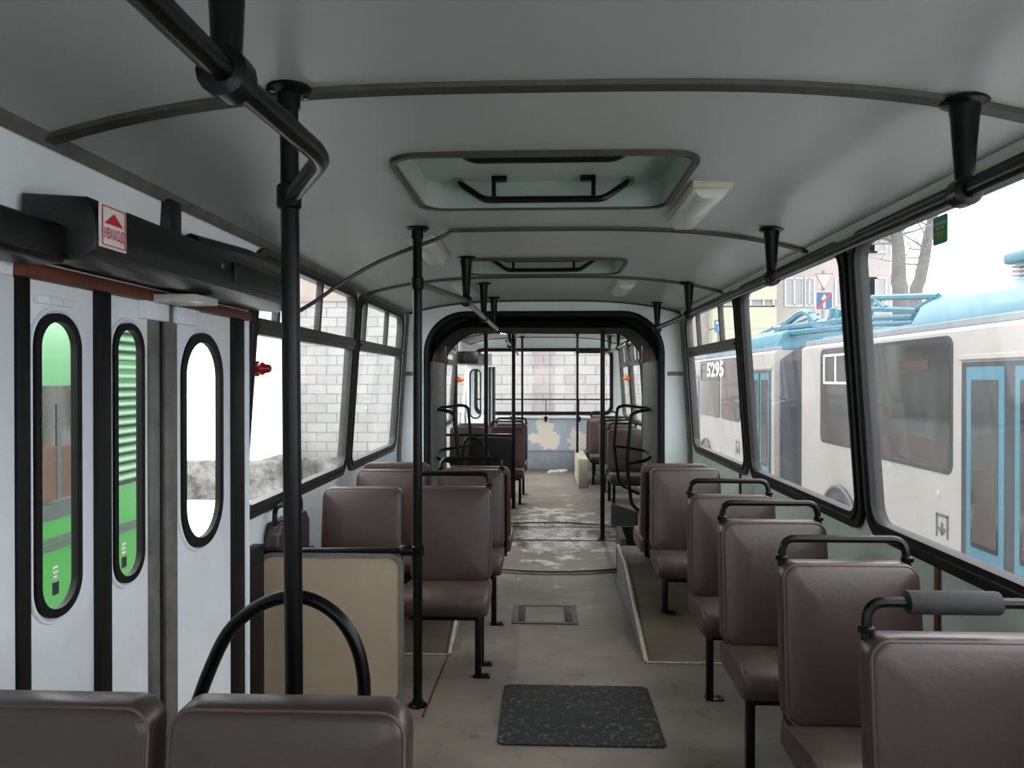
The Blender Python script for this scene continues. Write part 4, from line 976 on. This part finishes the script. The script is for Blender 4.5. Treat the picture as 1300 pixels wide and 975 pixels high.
for px, py, s in ((1197, 668, 1), (937, 569, 1.2)):
    F = frame((TX - .004, TY(px), ZX(px, py, TX)), (0, -1, 0), (0, 0, 1)); fs = lambda u, v, d: F @ Vector((u, v, d)); mb = MB(); a = .1 * s
    for (u0, u1, v0, v1) in ((-a, -a + .022, -a, a), (a - .022, a, -a, a), (-a, a, a - .022, a), (-.012, .012, -a * .75, a * .3)): mb.prism([(u0, v0), (u1, v0), (u1, v1), (u0, v1)], fs, 0, .003)
    mb.prism([(-.06, -a * .25), (0, -a * .85), (.06, -a * .25), (.045, -a * .12), (0, -a * .55), (-.045, -a * .12)], fs, 0, .003); mb.build('arrow_mark', M['gstrip'], t, smooth=0)
mb = MB(); mb.lathe((TX, TY(1192), ZX(1192, 626, TX)), [(.03, 0), (.03, .008), (.02, .012)], (-1, 0, 0), 12); mb.build('button', M['swhite'], t)
# roof
def fairing(y0, y1, nm='roof_fairing'):
    mb = MB(); pr = [(TX + .10, 1.9), (TX + .10, 1.98), (TX + .2, 2.16), (TX + .4, 2.27), (TX + 2.1, 2.27), (TX + 2.4, 1.98), (TX + 2.4, 1.9)]
    mb.prism(pr, lambda u, v, d: Vector((u, d, v)), y0, y1, .05, 3); return mb.build(nm, M['tb'], t, smooth=30)
fairing(1.7, YX(1160, TX + .15)); fairing(YX(988, TX + .15), 19)
mb = MB(); mb.box(TX + .05, TX + .12, 1.6, tb0, 1.895, 1.96, .01); mb.box(TX + .05, TX + .12, tb1, 19.1, 1.895, 1.95, .01); mb.build('roof_edge', M['roofg'], t, smooth=0)
y = YX(1290, TX + .5); mb = MB(); mb.box(TX + .45, TX + 1.5, y - 1.2, y + .12, 2.42, 2.52, .03); mb.build('equipment_box', M['tb'], t)
mb = MB()
for j in range(4): mb.box(TX + .5, TX + 1.45, y - 1.2, y + .07, 2.28 + j * .036, 2.30 + j * .036)
mb.build('equipment_louvre', M['roofg'], t, smooth=0)
mb = MB(); X_ = TX + .35
def tq(px, py, X=X_): return Vector((X, YX(px, X), ZX(px, py, X)))
for pts in ([tq(1106, 420), tq(1106, 378), tq(1191, 376)], [tq(1106, 392), tq(1165, 394)], [tq(1106, 404), tq(1160, 402)], [tq(1112, 380), tq(1125, 391)], [tq(1165, 392), tq(1188, 378)],
            [tq(1095, 412), tq(1160, 410)], [tq(1090, 398), tq(1106, 398)]):
    mb.tube(fillet(pts, .03, 3), .032, 6)
mb.tube(fillet([tq(1106, 378), tq(1106, 378, X_ + 1.6), tq(1191, 376, X_ + 1.6), tq(1191, 376)], .03, 3), .03, 6)
mb.build('roof_frame', M['tb'], t)
mb = MB()
for pts in ([tq(985, 424), tq(1012, 400), tq(1025, 397), tq(1038, 408)], [tq(985, 417), tq(1075, 406)], [tq(992, 424), tq(1080, 414)], [tq(1058, 391), tq(1056, 404), tq(1046, 417)], [tq(1068, 392), tq(1064, 412)], [tq(1030, 396), tq(1034, 412), tq(1070, 416)], [tq(1078, 392), tq(1078, 418)]):
    mb.tube(smooth_path(pts, 4) if len(pts) > 2 else pts, .05, 6)
mb.build('pole_base', M['tb'], t)
mb = MB(); mb.tube([tq(945, 434, X_ + .5), tq(1012, 401, X_ + .5)], .035, 6); mb.tube([tq(945, 437, X_ + .1), tq(1040, 398, X_ + .1)], .02, 6); mb.build('current_pole', M['roofg'], t)
mb = MB(); mb.box(TX + .3, TX + 2.2, tb0 - 3.1, tb0 + .1, 1.9, 2.02, .02); mb.build('roof_deck', M['roofg'], t, smooth=0)

# apartment block far behind
t = thing('apartment_block', 'haze-paled brown apartment block with rows of windows and yellowish balconies beyond the trolleybus', 'building')
AY = 40
ax0, ax1 = P(860, 400, AY).x, P(1131, 400, AY).x
mb = MB(); mb.box(ax0, ax1, AY, AY + 12, GZ, 17); mb.build('wall', M['apt'], t, smooth=0)
for zr in range(5):
    for px in (1008, 1027, 1072, 1100, 1113):
        q = P(px, 418, AY); z = q.z + (zr - .3) * 2.72; wv = 1.0 if px != 1027 else .6
        mb = MB(); mb.ring(rrect(q.x - wv / 2, q.x + wv / 2, z - .75, z + .75, .02, 1), rrect(q.x - wv / 2 + .1, q.x + wv / 2 - .1, z - .65, z + .65, .02, 1), lambda u, v, d: Vector((u, AY - d, v)), -.02, .06)
        mb.box(q.x - .04, q.x + .04, AY - .06, AY, z - .7, z + .7); w = mb.build('window', M['aptf'], t, smooth=0)
        mb = MB(); mb.box(q.x - wv / 2 + .05, q.x + wv / 2 - .05, AY - .02, AY, z - .7, z + .7); mb.build('pane', M['aptw'], w, smooth=0)
for i, py in enumerate((432, 404, 368, 330)):
    q0, q1_ = P(905, py, AY - 1), P(986, py, AY - 1)
    mb = MB(); mb.box(q0.x, q1_.x, AY - 1, AY, q0.z - .5, q0.z + .55); b = mb.build('balcony', M['aptb'], t, smooth=0)
    mb = MB(); mb.ring(rrect(q0.x + .1, q1_.x - .1, q0.z + .55, q0.z + 1.75, .02, 1), rrect(q0.x + .2, q1_.x - .2, q0.z + .62, q0.z + 1.65, .02, 1), lambda u, v, d: Vector((u, AY - .9 - d, v)), 0, .08)
    for s in range(1, 5): xx = q0.x + (q1_.x - q0.x) * s / 5; mb.box(xx - .05, xx + .05, AY - .97, AY - .9, q0.z + .55, q0.z + 1.7)
    mb.build('glazing_frame', M['aptf'], b, smooth=0)
    mb = MB(); mb.box(q0.x + .1, q1_.x - .1, AY - .88, AY - .2, q0.z + .55, q0.z + 1.7); mb.build('glazing', M['aptw'], b, smooth=0)

# bare trees
def tree(label, base, topp, r0, r1, seed, px=()):
    rnd = random.Random(seed); t = thing('bare_tree', label, 'tree', (base.x, base.y, GZ)); o = Vector((base.x, base.y, GZ))
    pts = [Vector((0, 0, 0))] + [base.lerp(topp, s) - o for s in (.0, .25, .5, .75, 1.)]; pts[0] = Vector((pts[1].x, pts[1].y, 0)); up = (topp - base).normalized()
    pts.append(pts[-1] + up * 2.5)
    mb = MB(); mb.tube(smooth_path([p + Vector((rnd.uniform(-.06, .06), 0, 0)) for p in pts], 3), r0, 10, r1=r1 * .7); mb.build('trunk', M['bark'], t)
    mb = MB()
    for i in range(26):
        h = rnd.uniform(.25, 1.0); p = pts[1].lerp(pts[-1], h); a = rnd.uniform(0, 2 * PI); d = Vector((math.cos(a), math.sin(a) * .5, rnd.uniform(-.1, .6))).normalized(); L_ = rnd.uniform(1.0, 2.6)
        c = [p]; 
        for s in range(4): d = (d + Vector((rnd.uniform(-.3, .3), rnd.uniform(-.2, .2), rnd.uniform(-.15, .25)))).normalized(); c.append(c[-1] + d * L_ / 4)
        mb.tube(c, .045, 5, r1=.008)
        for s in range(4):
            st_ = c[rnd.randint(1, 4)]; e = st_ + Vector((rnd.uniform(-.7, .7), rnd.uniform(-.3, .3), rnd.uniform(-.1, .7))); mb.tube([st_, (st_ + e) / 2 + Vector((0, 0, .05)), e], .014, 4, r1=.004)
    mb.build('branches', M['twig'], t)
T_ = 24
tree('bare grey tree with upright trunk, left of the two beyond the trolleybus roof', P(1143, 385, T_), P(1138, 280, T_), .26, .2, 3)
tree('bare grey tree with leaning trunk, right of the two beyond the trolleybus roof', P(1161, 385, 31), P(1183, 270, 31), .27, .2, 5)
t = thing('bare_bush', 'thin leafless bush beside the leaning tree', 'bush', (P(1184, 400, 26).x, 26, GZ)); rnd = random.Random(4); mb = MB()
zb_ = P(1184, 372, 26).z - GZ
for i in range(40):
    a = rnd.uniform(0, 2 * PI); s = rnd.uniform(.1, .9); mb.tube([(0, 0, zb_ - 1.2), (s * math.cos(a) * .5, s * math.sin(a) * .5, zb_ - .5), (s * math.cos(a), s * math.sin(a), zb_ + rnd.uniform(-.5, .35))], .02, 4, r1=.006)
mb.build('twigs', M['twig'], t); mb = MB(); mb.tube([(0, 0, 0), (0, 0, zb_ - 1.15)], .07, 8); mb.build('stem', M['bark'], t)
# road signs
S_ = 22
t = thing('road_sign_post', 'post with a white yield triangle above a blue one-way-ends sign', 'road sign')
c = P(1046, 357, S_); mb = MB(); mb.tube([(c.x, S_ + .05, GZ), (c.x, S_ + .05, c.z + .3)], .05, 8); mb.build('post', M['post'], t)
tri = lambda s: [(-s, s * .85), (s, s * .85), (0, -s * .95)]
fs = lambda u, v, d: Vector((c.x + u, S_ - d, c.z + v))
mb = MB(); mb.prism(tri(.25), fs, 0, .02); b = mb.build('yield_sign', M['sred'], t, smooth=0); mb = MB(); mb.prism(tri(.215), fs, .02, .03); mb.build('face', M['swhite'], b, smooth=0)
c2_ = P(1046, 382, S_); fs2 = lambda u, v, d: Vector((c2_.x + u, S_ - d, c2_.z + v))
mb = MB(); mb.prism(rrect(-.235, .235, -.26, .26, .03, 3), fs2, 0, .02); b = mb.build('blue_sign', M['swhite'], t, smooth=0); mb = MB(); mb.prism(rrect(-.215, .215, -.24, .24, .025, 3), fs2, .02, .028); mb.build('face', M['sblue'], b, smooth=0)
mb = MB(); mb.prism([(-.03, -.2), (.03, -.2), (.03, .04), (.09, .04), (0, .19), (-.09, .04), (-.03, .04)], fs2, .028, .034); mb.build('arrow', M['swhite'], b, smooth=0)
mb = MB(); mb.prism([(-.21, -.24), (-.16, -.24), (.21, .2), (.21, .24), (.17, .24), (-.21, -.2)], fs2, .034, .04); mb.build('slash', M['sred'], b, smooth=0)
t = thing('road_sign_post', 'post with a pale blue sign bearing a white T, through the far right vent', 'road sign')
c3 = P(913, 414, S_); mb = MB(); mb.tube([(c3.x, S_ + .05, GZ), (c3.x, S_ + .05, c3.z + .2)], .04, 8); mb.build('post', M['post'], t)
fs3 = lambda u, v, d: Vector((c3.x + u, S_ - d, c3.z + v)); mb = MB(); mb.prism(rrect(-.14, .14, -.17, .17, .02, 3), fs3, 0, .02); b = mb.build('blue_sign', M['sbluel'], t, smooth=0)
mb = MB(); mb.prism([(-.1, .06), (.1, .06), (.1, .12), (-.1, .12)], fs3, .02, .03); mb.prism([(-.025, -.15), (.025, -.15), (.025, .06), (-.025, .06)], fs3, .02, .03); mb.build('symbol', M['swhite'], b, smooth=0)

# ------------------------------------------------------------------ light
w = bpy.data.worlds.new('overcast'); SC.world = w; w.use_nodes = True
N = w.node_tree.nodes; L = w.node_tree.links; bg = N['Background']
tc = N.new('ShaderNodeTexCoord'); sp = N.new('ShaderNodeSeparateXYZ'); L.new(tc.outputs['Generated'], sp.inputs[0])
rp = N.new('ShaderNodeValToRGB'); rp.color_ramp.elements[0].position = 0; rp.color_ramp.elements[0].color = (.86, .9, .95, 1); rp.color_ramp.elements[1].position = .6; rp.color_ramp.elements[1].color = (1, 1, 1, 1)
L.new(sp.outputs[2], rp.inputs[0]); L.new(rp.outputs[0], bg.inputs[0]); bg.inputs[1].default_value = 5.0
SC.view_settings.view_transform = 'Standard'; SC.view_settings.look = 'None'; SC.view_settings.exposure = 0; SC.view_settings.gamma = 1
